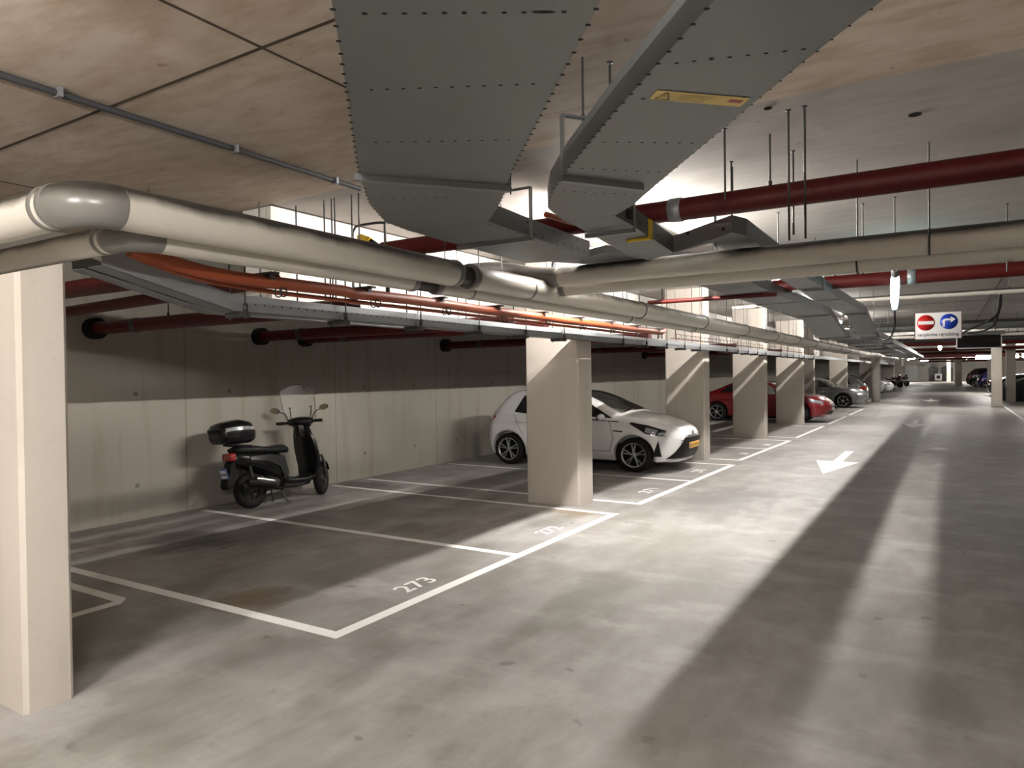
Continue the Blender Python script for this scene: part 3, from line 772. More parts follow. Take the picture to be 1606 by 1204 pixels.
# ------------------------------------------------------------------ cable tray along the pillars
t = thing('cable_tray', 'long galvanised cable tray running past the pillar tops', 'cable tray', (-3.93, 6, 2.18))
X0, X1 = -4.10, -3.998
def trayseg(ya, za, yb, zb, h=.112):
    mb = MB(); da, db = dX(ya), dX(yb); X0 = -4.32 if yb < 5.3 else -4.18 if yb < 7.9 else -4.10
    for x in (X0, X1-.004):
        mb.add([(x+da, ya, za), (x+db, yb, zb), (x+db, yb, zb+h), (x+da, ya, za+h), (x+da+.004, ya, za), (x+db+.004, yb, zb), (x+db+.004, yb, zb+h), (x+da+.004, ya, za+h)], [(0,1,2,3),(7,6,5,4),(0,4,5,1),(2,6,7,3),(1,5,6,2),(0,3,7,4)])
    for x, xx in ((X0, X0+(X1-X0)*.40), (X1-(X1-X0)*.45, X1)):
        mb.add([(x+da, ya, za), (xx+da, ya, za), (xx+db, yb, zb), (x+db, yb, zb), (x+da, ya, za+.003), (xx+da, ya, za+.003), (xx+db, yb, zb+.003), (x+db, yb, zb+.003)], [(0,1,2,3),(7,6,5,4),(0,4,5,1),(1,5,6,2),(2,6,7,3),(3,7,4,0)])
    return mb
def perf(mb, ya, yb, z):
    for y in np.arange(ya+.1, yb, .075): mb.disc((X1+dX(y)+.0012, y, z+.055), (1, 0, 0), .007, 6, 1)
    return mb
trayseg(2.135, 2.39, 2.98, 2.196).build('tray_section', ['steel', 'hole'], t)
yy = 2.98
for y2 in (5.2, 7.8, 9.0, 11.0, 14.0, 20.0, 28.0, 44.0, 60.0):
    mb = trayseg(yy, 2.196, y2, 2.196)
    if y2 < 15: perf(mb, yy, y2, 2.196)
    mb.build('tray_section', ['steel', 'hole'], t); yy = y2
for k in range(26):
    y = 3.05+k*.92
    if any(abs(y-q) < .35 for q in (8.52, 14.08, 19.32, 24.85)): continue
    d = dX(y)
    mb = MB().box((X0-.05+d, y-.02, 2.160), (X1+.05+d, y+.025, 2.194))
    mb.build('support_bar', 'darksteel', t)
    rb = MB(); rod(rb, X1+.03+d, y, 2.15, HT if k % 2 and y > 4.6 else 2.62, .006)
    rb.lathe([(0, 0), (.016, 0), (.016, .05), (0, .05)], (X1+.03+d, y, 2.20), 2, 8); rb.build('threaded_rod', 'darksteel', t)
    rb = MB(); rod(rb, X0-.03+d, y, 2.15, 2.62, .006); rb.build('threaded_rod', 'darksteel', t)
rr = random.Random(3)
for k in range(3):
    x = -4.075+k*.026
    MB().tube([(x+dX(y)+rr.uniform(-.005, .005), y, 2.212+rr.uniform(0, .012)) for y in np.arange(3.0, 40, .8)], .010, 6).build('tray_cable', 'black', t)

t = thing('flexible_hose', 'long orange corrugated hose hung above the cable tray', 'hose', (-3.80, 6, 2.35))
MB().tube(smooth_path([(-3.81, 2.19, 2.47), (-3.80, 2.35, 2.439), (-3.80, 2.55, 2.406), (-3.80, 2.76, 2.388), (-3.80, 3.0, 2.385), (-3.80, 3.9, 2.392)], 5)[:-1]+[(-3.80, 3.9+k*.6, 2.386+(.004 if k % 3 else -.004)) for k in range(11)]+smooth_path([(-3.80, 10.4, 2.39), (-3.83, 10.8, 2.42), (-3.95, 11.2, 2.6), (-4.2, 11.5, 2.8), (-5.5, 11.6, 2.9)], 4), .042, 14).build('hose_body', 'orange', t)
MB().tube(smooth_path([(-3.86, 2.2, 2.45), (-3.88, 2.6, 2.37), (-3.90, 3.1, 2.34), (-3.90, 3.9, 2.335)], 5)[:-1]+[(-3.90, 3.9+k*.8, 2.335) for k in range(9)], .016, 10).build('thin_hose', 'orange', t)
for k in range(9):
    y = 3.1+k*.92
    mb = MB().box((-3.842, y-.02, 2.40), (-3.758, y+.02, 2.432)).box((-3.95, y-.03, 2.432), (-3.72, y+.03, 2.446))
    for dx in (-.03, .02): mb.tube([(-3.79+dx, y+.1+math.cos(a)*.03, 2.325+math.sin(a)*.03) for a in [2*PI*i/14 for i in range(15)]], .005, 6)
    mb.build('hose_clip', 'darksteel', t)
    rb = MB(); rod(rb, -3.73, y, 2.44, HT if y > 4.6 else 2.66, .005); rb.build('threaded_rod', 'darksteel', t)

t = thing('wire_basket', 'long dark wire basket above the cable tray past the orange hose', 'wire basket', (-3.78, 16, 2.33))
for x, z in ((-3.80, 2.33), (-3.80, 2.395), (-3.90, 2.33)):
    MB().tube([(x+dX(y), y, z) for y in (11.3, 15, 20, 26)], .0045, 6).build('long_wire', 'red', t)
for k in range(56):
    y = 11.3+k*.26
    MB().tube([(-3.90+dX(y), y, 2.33), (-3.80+dX(y), y, 2.33), (-3.80+dX(y), y, 2.40)], .004, 6).build('cross_wire', 'darksteel', t)
for k in range(7):
    y = 11.4+k*2.4; mb = MB(); rod(mb, -3.85+dX(y), y, 2.33, HT, .004); mb.build('basket_hanger', 'darksteel', t)

t = thing('cable_bundle', 'unseen black cables added above the orange hose to shade the lower wall', 'cable', (-3.99, 5, 2.5))  # added out of sight to block lamp light from the lower wall
for k in range(4):
    z = 2.535+k*.068
    MB().tube(smooth_path([(-3.99, 2.5, z), (-3.99, 4, z), (-3.99, 6.4, z), (-3.99, 7.1, z), (-3.99, 7.4, z+.25), (-3.99, 7.45, HT)], 4), .021, 8).build('cable', 'black', t)

# ------------------------------------------------------------------ lamps
LX, LZ = -2.95, 3.30
def polar(a, r): return (LX+r*math.cos(math.radians(a)), LZ-r*math.sin(math.radians(a)))
def strip(mb, a0, a1, r, y0, y1):
    p, q = polar(a0, r), polar(a1, r); n = ((p[1]-q[1]), -(p[0]-q[0])); l = math.hypot(*n); n = (n[0]/l*.003, n[1]/l*.003)
    c4 = [(p[0], p[1]), (q[0], q[1]), (q[0]+n[0], q[1]+n[1]), (p[0]+n[0], p[1]+n[1])]
    mb.add([(x+dX(y), y, z) for y in (y0, y1) for x, z in c4], [(3, 2, 1, 0), (4, 5, 6, 7), (0, 1, 5, 4), (1, 2, 6, 5), (2, 3, 7, 6), (3, 0, 4, 7)])
tr = thing('lamp_baffle', 'slotted grey reflector strip added beside the lamp row to shape its shadows', 'baffle', (LX+.27, 12, LZ-.36))  # baffles added and angled to cut the lamp light into floor stripes
for y0, y1 in ((6.45, 9.4), (9.5, 12.1), (12.2, 14.12), (14.28, 20), (20.1, 25), (25.1, 32), (32.1, 41)):
    mb = MB(); strip(mb, 42.9, 49.3, .45, y0, y1); mb.build('baffle_strip', 'duct_side', tr)
    mb = MB(); strip(mb, 54.6, 64.2, .45, y0, y1); mb.build('baffle_strip', 'duct_side', tr)
    mb = MB(); strip(mb, 113.0, 131.0, .30, y0, y1); mb.build('baffle_strip', 'duct_side', tr)  # third strip added to keep lamp light off the cream pipes
    mb = MB()
    for y in (y0+.05, y1-.05): p = polar(63, .45); q = polar(43, .45); d = dX(y); rod(mb, q[0]+d, y, q[1]-.005, HT, .004); mb.tube([(q[0]+d, y, q[1]), (p[0]+d, y, p[1])], .004, 6)
    mb.build('baffle_hanger', 'darksteel', tr)
lamp_no = 0
def batten(label, x, y, z, L=1.5, axis='y', strength=90., mat=None, r=.006, tilt=0.0, top=HT, group=None, body=True):
    t = thing('batten_lamp', label, 'lamp', (x, y, z), group)
    d = Vector((1, 0, 0)) if axis == 'x' else Vector((0, math.cos(tilt), -math.sin(tilt)))
    a = Vector((x, y, z))-d*L/2; b = Vector((x, y, z))+d*L/2
    MB().tube([a, b], r, 8).build('lamp_tube', mat, t)
    up = Vector((0, 0, 1))
    if body:
        off = up*(r+.030)
        mb = MB(); n = d.cross(up).normalized()*.05
        V = [a+off-n, a+off+n, b+off+n, b+off-n]; V += [v+up*.045 for v in V]
        mb.add([v[:] for v in V], [(0,3,2,1),(4,5,6,7),(0,1,5,4),(1,2,6,5),(2,3,7,6),(3,0,4,7)])
        for e in (a+d*.02, b-d*.02): mb.tube([e-up*r, e+off+up*.02], .012, 8)
        mb.build('lamp_body', 'white', t)
        mb = MB()
        for e in (a+d*.25, b-d*.25): rod(mb, e.x, e.y, e.z+.06, top, .004)
        mb.build('lamp_hanger', 'darksteel', t)
    return t
def lampmat(name, col, s): return emit(name, col, s)
E_MAIN = lampmat('lamp_glow_main', (1.0, .953, .90), LAMP_MAIN)
E_COOL = lampmat('lamp_glow_cool', (.60, 1.0, .97), LAMP_COOL)
E_ROW = lampmat('lamp_glow_row', (1.0, .953, .90), LAMP_MAIN*.5)
E_SIDE = lampmat('lamp_glow_side', (1.0, .953, .90), LAMP_MAIN*.35)
E_MID = lampmat('lamp_glow_mid', (1.0, .96, .9), LAMP_FAR*.9)
E_END = lampmat('fill_glow_end', (1.0, .96, .9), LAMP_FAR*4)
E_FAR = lampmat('lamp_glow_far', (1.0, .96, .9), LAMP_FAR)
E_NEAR = lampmat('lamp_glow_near', (1.0, .95, .895), LAMP_NEAR)
for k, y in enumerate((7.3, 12.7, 18.2, 23.7)):
    batten('batten lamp above the cream pipes, hidden behind the ducts', LX+dX(y), y, LZ, 2.5, mat=E_MAIN if k == 0 else E_ROW, group='lamps above the cream pipes')
for k, y in enumerate((31, 38, 46)):
    batten('batten lamp above the cream pipes, farther down the row', LX+dX(y), y, LZ, mat=E_ROW, group='lamps above the cream pipes')
t = thing('batten_lamp', 'lit lamp tube hanging beneath the second red pipe', 'lamp', (-.53, 9.9, 2.70))
a, b = Vector((-.49, 9.2, 2.854)), Vector((-.575, 10.6, 2.572))
MB().tube([a, a.lerp(b, .12), a.lerp(b, .35), a.lerp(b, .8), a.lerp(b, .97), b], [.036, .046, .05, .044, .034, .012], 16).build('lamp_tube', E_COOL, t)
MB().tube([a-(b-a)*.12, a-(b-a)*.06, a], [.026, .042, .042], 14).build('lamp_cap', 'steel', t)
for q in (a-(b-a)*.10, a.lerp(b, .85)):
    mb = MB(); rod(mb, q.x, q.y, q.z+.03, HT, .005); mb.build('lamp_hanger', 'darksteel', t)
MB().tube(smooth_path([(-.575, 10.6, 2.57), (-.588, 10.9, 2.5), (-.595, 11, 2.36), (-.63, 11.1, 2.26), (-.72, 11.8, 2.22), (-.92, 13.6, 2.28), (-1.21, 16.1, 2.52)]), .013, 8).build('lamp_cable', 'darksteel', t)
t = batten('small lit lamp beyond the traffic sign', -.22, 36.8, 2.82, 2.0, 'y', mat=E_MID, r=.07, tilt=.10, body=False)
mb = MB(); rod(mb, -.22, 35.9, 2.9, HT, .012); mb.build('lamp_hanger', 'darksteel', t)
batten('bright lamp left of the pair above the right columns', 2.5, 61, 2.6, 1.3, 'x', mat=E_FAR, r=.11)
batten('left one of two bright lamps close together at the right', 4.0, 59.5, 2.62, .55, 'x', mat=E_FAR, r=.1)
batten('right one of two bright lamps close together at the right', 4.75, 59.5, 2.62, .55, 'x', mat=E_FAR, r=.1)
for x, y, L in ((-2.9, 60, .45), (-3.0, 84, .6), (-2.4, 108, .9), (6.5, 76, 1.6), (6.6, 96, 2.0)):  # oversized lamps put in to brighten the far floor
    batten('far ceiling lamp placed to brighten the depth of the garage', x, y, 3.0, L, 'x', mat=E_FAR, r=.08, group='far ceiling lamps')
for x, y in ((5.2, 14.0), (5.2, 24), (5.4, 36)):
    batten('ceiling lamp over the right parking bays', x, y, 3.1, 1.5, 'y', mat=E_SIDE, group='lamps over the right bays')
for x, y, z in ((-2.5, -.95, 2.9), (1.0, -1.5, 3.0)):
    batten('ceiling lamp behind the viewer', x, y, z, 1.5, 'y', mat=E_NEAR, group='lamps behind the viewer')
for x, y in ((-4.5, 114), (2.5, 118)):  # extra lamps added to lift the dark end wall
    batten('added lamp brightening the far end of the garage', x, y, 3.2, 2.4, 'y', mat=E_END, r=.05, group='added lamps at the far end')
# green exit lights
for x, y, l in ((-1.3, 100, 'small green and white exit light high at the far end'), (-2.45, 95, 'second small exit light left of the first at the far end')):
    t = thing('exit_light', l, 'sign', (x, y, 2.3)); MB().box((x-.35, y, 2.28), (x+.35, y+.1, 2.48)).build('light_box', 'white', t)
    MB().box((x-.3, y-.02, 2.25), (x+.3, y+.05, 2.29)).build('green_panel', 'green', t)
    mb = MB(); rod(mb, x, y+.05, 2.48, HT, .02); mb.build('sign_hanger', 'darksteel', t)

# ------------------------------------------------------------------ traffic sign
SY = 20.0
t = thing('traffic_sign', 'white hanging sign with no entry and right turn symbols', 'sign', (-.155, SY, 2.5))
MB().rbox((-.642, SY, 2.505), (.326, SY+.02, 3.152), .012, 2).build('sign_panel', 'white', t)
mb = MB()
for (x0, x1, z0, z1) in ((-.652, .336, 3.145, 3.158), (-.652, .336, 2.498, 2.511), (-.652, -.638, 2.5, 3.156), (.322, .336, 2.5, 3.156)): mb.box((x0, SY-.004, z0), (x1, SY+.026, z1))
mb.build('sign_edge', plain('sign_edge', (.20, .10, .10), .5), t)
cz = 2.905
o = MB().lathe([(0, 0), (.19, 0), (.19, -.004), (0, -.004)], (-.41, SY-.001, cz), 1, 40).build('no_entry_disc', 'signred', t)
MB().box((-.575, SY-.008, cz-.04), (-.245, SY-.0052, cz+.04)).build('no_entry_bar', 'white', o)
o = MB().lathe([(0, 0), (.185, 0), (.185, -.004), (0, -.004)], (.07, SY-.001, cz+.01), 1, 40).build('turn_right_disc', 'signblue', t)
mb = MB(); ax, az = .07, cz+.01; w = .022
shaft = [(ax-.075, az-.12), (ax-.075, az-.01)] ; 
outer = [(ax-.055+.075*math.cos(a)-.0, az+.0+.075*math.sin(a)) for a in [PI-PI/2*i/8 for i in range(9)]]
inner = [(ax-.055+.028*math.cos(a), az+.0+.028*math.sin(a)) for a in [PI-PI/2*i/8 for i in range(9)]]
poly = [(outer[0][0], az-.125)]+outer+[(ax+.05, outer[-1][1]), (ax+.05, inner[-1][1])]+inner[::-1]+[(inner[0][0], az-.125)]
V = [(p[0], SY-.0062, p[1]) for p in poly]
bmx = bmesh.new(); vs = [bmx.verts.new(v) for v in V]; f_ = bmx.faces.new(vs); bmesh.ops.triangulate(bmx, faces=[f_]); bmx.verts.index_update()
mb.add([v.co[:] for v in bmx.verts], [[v.index for v in f.verts] for f in bmx.faces]); bmx.free()
zc = (outer[-1][1]+inner[-1][1])/2
mb.add([(ax+.035, SY-.0062, zc+.075), (ax+.035, SY-.0062, zc-.075), (ax+.135, SY-.0062, zc)], [(0, 1, 2)])
mb.build('turn_arrow', 'white', o)
V, F = text_mesh('verplichte rijrichting', 1.0, bold=.01)
xs = [v.x for v in V]; k = .86/(max(xs)-min(xs))
MB().add([(-.588+(v.x-min(xs))*k, SY-.003, 2.575+v.y*k*1.05) for v in V], F).build('sign_lettering', 'ink', t)
mb = MB()
for x in (-.5, .2): rod(mb, x, SY+.01, 3.15, HT, .006)
mb.build('sign_hanger', 'darksteel', t)

t = thing('display_board', 'dark display board in a white frame hanging behind the sign', 'display', (.7, 21, 2.27))
MB().box((.245, 21, 2.29), (1.16, 21.08, 2.60)).build('screen', 'screen', t)
mb = MB()
for (x0, x1, z0, z1) in ((.225, 1.18, 2.27, 2.295), (.225, .25, 2.27, 2.61), (1.155, 1.18, 2.27, 2.61)): mb.box((x0, 20.985, z0), (x1, 21.09, z1))
mb.build('frame', 'white', t)
mb = MB().box((.2, 20.99, 2.605), (1.25, 21.1, 2.70)); mb.build('mounting_rail', 'duct', t)
mb = MB(); rod(mb, .35, 21.04, 2.7, HT, .01); rod(mb, 1.05, 21.04, 2.7, HT, .01); mb.build('display_hanger', 'darksteel', t)
t = thing('cable_bundle', 'thick black cables dropping from the ceiling behind the sign', 'cable', (.95, 19, 2.6))
MB().tube(smooth_path([(1.03, 19, HT), (1.028, 19, 3.3), (1.016, 19, 3.15), (.968, 19, 2.95), (.815, 19, 2.832), (.516, 19.4, 2.70), (.34, 20.1, 2.63)]), .024, 10).build('cable', 'black', t)
MB().tube(smooth_path([(1.05, 19, HT), (1.05, 19, 3.2), (1.0, 19, 2.97), (.93, 19, 2.76), (.80, 19.5, 2.66), (.6, 20.4, 2.64), (.5, 21.0, 2.66)]), .022, 10).build('cable', 'black', t)
t = thing('ceiling_fan', 'dark round fan housing high at the right', 'fan', (6.2, 48, 2.7))
MB().tube([(4.6, 48, 2.62), (4.7, 48, 2.62), (6.2, 48.6, 2.62), (6.3, 48.6, 2.62)], [.12, .26, .26, .2], 20).build('fan_housing', 'darksteel', t)
mb = MB(); rod(mb, 5.4, 48.3, 2.8, HT, .02); mb.build('fan_hanger', 'darksteel', t)

# ------------------------------------------------------------------ cars
def surface_nets(F, lo, hi, h):
    n = [int(math.ceil((b-a)/h))+1 for a, b in zip(lo, hi)]
    ax = [lo[i]+h*np.arange(n[i]) for i in range(3)]
    G = np.meshgrid(*ax, indexing='ij'); val = F(G[0], G[1], G[2])
    s = val < 0
    cells = np.zeros([m-1 for m in n], bool); cnt = np.zeros(cells.shape, int)
    corners = [(i, j, k) for i in (0, 1) for j in (0, 1) for k in (0, 1)]
    sl = lambda c: tuple(slice(c[d], n[d]-1+c[d]) for d in range(3))
    for c in corners: cnt += s[sl(c)]
    cells = (cnt > 0) & (cnt < 8)
    acc = np.zeros(cells.shape+(3,)); num = np.zeros(cells.shape)
    for a in corners:
        for d in range(3):
            if a[d] == 1: continue
            b = list(a); b[d] = 1; b = tuple(b)
            va, vb = val[sl(a)], val[sl(b)]; cr = (va < 0) != (vb < 0)
            t = np.where(cr, va/np.where(cr, va-vb, 1), 0)
            p = np.zeros(cells.shape+(3,))
            for e in range(3): p[..., e] = a[e]
            p[..., d] += t
            acc += p*cr[..., None]; num += cr
    ids = -np.ones(cells.shape, int); ids[cells] = np.arange(cells.sum())
    w = np.argwhere(cells); P = (w+acc[cells]/num[cells][:, None])*h+np.array(lo)
    faces = []
    for d in range(3):
        e, f = [(1, 2), (2, 0), (0, 1)][d]
        A = s[tuple(slice(0, n[q]-1) if q == d else slice(1, n[q]-1) for q in range(3))]
        B = s[tuple(slice(1, n[q]) if q == d else slice(1, n[q]-1) for q in range(3))]
        for flip, msk in ((False, A & ~B), (True, ~A & B)):
            idx = np.argwhere(msk)
            for q in range(3):
                if q != d: idx[:, q] += 1
            def I(de, df):
                t = idx.copy(); t[:, e] -= de; t[:, f] -= df; return ids[t[:, 0], t[:, 1], t[:, 2]]
            quad = np.stack([I(1, 1), I(0, 1), I(0, 0), I(1, 0)], 1)
            faces.append(quad[:, ::-1] if flip else quad)
    Fc = np.concatenate(faces); Fc = Fc[(Fc >= 0).all(1)]
    for _ in range(3):       # settle vertices on the surface
        e = h*.2; v = F(P[:, 0], P[:, 1], P[:, 2])
        g = np.stack([(F(P[:, 0]+e*(i == 0), P[:, 1]+e*(i == 1), P[:, 2]+e*(i == 2))-v)/e for i in range(3)], 1)
        g2 = (g*g).sum(1)+1e-6; st = np.clip(v/g2, -h*.6, h*.6); P = P-g*st[:, None]
    return P, Fc

def smax(a, b, k):
    hh = np.clip(.5+.5*(a-b)/k, 0, 1); return b+(a-b)*hh+k*hh*(1-hh)
def curve(pts):
    xs, ys = np.array([p[0] for p in pts], float), np.array([p[1] for p in pts], float)
    m = np.gradient(ys, xs)
    def f(x):
        x = np.clip(x, xs[0], xs[-1]); i = np.clip(np.searchsorted(xs, x)-1, 0, len(xs)-2)
        h = xs[i+1]-xs[i]; t = (x-xs[i])/h
        return (2*t**3-3*t**2+1)*ys[i]+(t**3-2*t**2+t)*h*m[i]+(-2*t**3+3*t**2)*ys[i+1]+(t**3-t**2)*h*m[i+1]
    return f

class Car:
    """x forward from the rear bumper, y to the left, z up"""
    def __init__(s, top, front, rear, width, belt, roofw, ra, fa, wr, length, zb=.19, k=.07, arch=1.17):
        s.zt, s.xf, s.xr = curve(top), curve(front), curve(rear); s.w, s.belt, s.roofw = width/2, belt, roofw
        s.ra, s.fa, s.wr, s.L, s.zb, s.k, s.arch = ra, fa, wr, length, zb, k, arch
        s.wbelt = curve(belt)
    def F(s, x, y, z, arches=True):
        y = np.abs(y)
        low = s.w*(1-.10*np.clip((.62-z)/.45, 0, 1)**2)
        zb = s.wbelt(x); topz = s.zt(x)
        up = np.clip((z-zb)/np.maximum(1.48-zb, .2), 0, 1.3)
        wd = np.where(z > zb, s.w*.985-(s.w*.985-s.roofw)*up**1.15, low-.02*np.clip((z-.62)/(zb-.62+.01), 0, 1)**2)
        side = y-wd
        plan_f = s.xf(z)-.42*(np.clip(y/s.w, 0, 1.1)**3.2); plan_r = s.xr(z)+.30*(np.clip(y/s.w, 0, 1.1)**4)
        f = smax(side, (z-(topz-.075*(y/s.w)**2))*.9, s.k)
        f = smax(f, (x-plan_f)*.8, s.k*.9); f = smax(f, (plan_r-x)*.8, s.k*.9); f = smax(f, s.zb-z, .04)
        # side crease
        f = f+.012*np.exp(-((z-.80)/.05)**2)*(y > .4)
        if arches:
            for xa in (s.ra, s.fa):
                d = s.wr*s.arch-np.sqrt((x-xa)**2+(z-s.wr)**2); d = np.minimum(d, y-(s.w-.26)); f = np.maximum(f, d)
        return f
    def hit(s, mode, a, b, sign=1):
        """outermost surface point: side (a=x, b=z), front/rear (a=y, b=z), top (a=x, b=y)"""
        a, b = np.asarray(a, float), np.asarray(b, float)
        lo = np.full(a.shape, {'side': 0.0, 'front': s.L*.5, 'rear': s.L*.5, 'top': .5}[mode]); hi = np.full(a.shape, {'side': 1.3, 'front': s.L+.6, 'rear': -.6, 'top': 2.0}[mode])
        for _ in range(34):
            m = (lo+hi)/2
            v = s.F(a, m, b, False) if mode == 'side' else s.F(m, a, b, False) if mode in ('front', 'rear') else s.F(a, b, m, False)
            ins = v < 0; lo = np.where(ins, m, lo); hi = np.where(ins, hi, m)
        m = (lo+hi)/2
        return np.stack([a, m*sign, b], -1) if mode == 'side' else np.stack([m, a, b], -1) if mode in ('front', 'rear') else np.stack([a, b, m], -1)
    def patch(s, mode, lower, upper, off=.004, nu=14, nv=6, sign=1):
        """surface strip between two polylines of (a, b)"""
        def rs(L):
            L = np.array(L, float); d = np.r_[0, np.cumsum(np.hypot(*np.diff(L, axis=0).T))]; t = np.linspace(0, d[-1], nu)
            return np.stack([np.interp(t, d, L[:, 0]), np.interp(t, d, L[:, 1])], 1)
        a, b = rs(lower), rs(upper); g = a[None]+(b-a)[None]*np.linspace(0, 1, nv)[:, None, None]
        P = s.hit(mode, g[..., 0], g[..., 1], sign)
        e = 1e-3; Q = P.reshape(-1, 3); v = s.F(*Q.T, False)
        G = np.stack([(s.F(Q[:, 0]+e*(i == 0), Q[:, 1]+e*(i == 1), Q[:, 2]+e*(i == 2), False)-v)/e for i in range(3)], 1)
        G /= np.linalg.norm(G, axis=1)[:, None]+1e-9
        Q = Q+G*off
        Fc = [(j*nu+i, j*nu+i+1, (j+1)*nu+i+1, (j+1)*nu+i) for j in range(nv-1) for i in range(nu-1)]
        return Q.tolist(), Fc

def wheel(parent, x, y, r, w, side, spokes=5, name='wheel', rim='alloy', detail=True):
    """side = +1 / -1: which way the rim faces"""
    ty = MB()
    prof = [(r*.70, -w*.46), (r*.86, -w/2), (r*.96, -w*.42), (r, -w*.25), (r, w*.25), (r*.96, w*.42), (r*.86, w/2), (r*.70, w*.46)]
    ty.lathe(prof, (x, y, r), 1, 36)
    o = ty.build(name, 'rubber', parent)
    rm = MB(); f = y+side*w*.30
    rm.lathe([(r*.70, 0), (r*.715, side*.035), (r*.68, side*.03), (r*.66, -side*.02), (r*.2, -side*.03), (0, -side*.03)], (x, f, r), 1, 36, mat=1)
    rm.lathe([(r*.715, side*.038), (r*.66, side*.036), (r*.645, side*.0)], (x, f, r), 1, 36)
    rm.lathe([(0, side*.03), (r*.13, side*.03), (r*.17, side*.01), (r*.17, -side*.02)], (x, f, r), 1, 20)
    for k in range(spokes):
        a = 2*PI*k/spokes+.3
        for da in ((-.17, .17) if detail else (0,)):
            p = [(r*.12, a+da*.5), (r*.67, a+da)]
            c0 = Vector((x+p[0][0]*math.cos(p[0][1]), f+side*.022, r+p[0][0]*math.sin(p[0][1]))); c1 = Vector((x+p[1][0]*math.cos(p[1][1]), f+side*.03, r+p[1][0]*math.sin(p[1][1])))
            rm.tube([c0, c1], [(r*.07, .012), (r*.085 if detail else r*.11, .012)], 8)
    rm.build('wheel_rim', [rim, 'alloydark'], o)
    return o

HATCH = dict(top=[(0, 1.2), (.2, 1.35), (.45, 1.44), (.7, 1.475), (1.1, 1.51), (1.6, 1.505), (2.0, 1.455), (2.35, 1.335), (2.7, 1.17), (2.95, 1.065), (3.2, 1.015), (3.5, .945), (3.75, .855), (3.9, .76), (3.97, .66)],
    front=[(.15, 3.80), (.3, 3.91), (.5, 3.955), (.65, 3.95), (.78, 3.88), (.9, 3.72), (1.1, 3.5), (1.5, 3.0)],
    rear=[(.15, .14), (.35, .03), (.6, .0), (.85, .04), (1.0, .13), (1.15, .27), (1.3, .42), (1.5, .68)],
    width=1.70, belt=[(0, 1.0), (1, .99), (2, .96), (2.9, .93), (4, .9)], roofw=.56, ra=.655, fa=3.165, wr=.312, length=3.95)
SALOON = dict(top=[(0, .98), (.2, 1.02), (.5, 1.05), (.9, 1.20), (1.35, 1.37), (1.9, 1.42), (2.4, 1.40), (2.8, 1.28), (3.2, 1.08), (3.45, 1.0), (3.9, .93), (4.25, .83), (4.42, .70), (4.5, .6)],
    front=[(.15, 4.32), (.3, 4.44), (.5, 4.5), (.65, 4.47), (.8, 4.32), (.95, 4.1), (1.4, 3.6)],
    rear=[(.15, .12), (.4, .0), (.8, .0), (1.0, .08), (1.4, .5)],
    width=1.80, belt=[(0, .98), (2, .93), (3.3, .90), (4.5, .85)], roofw=.58, ra=.82, fa=3.52, wr=.325, length=4.5)

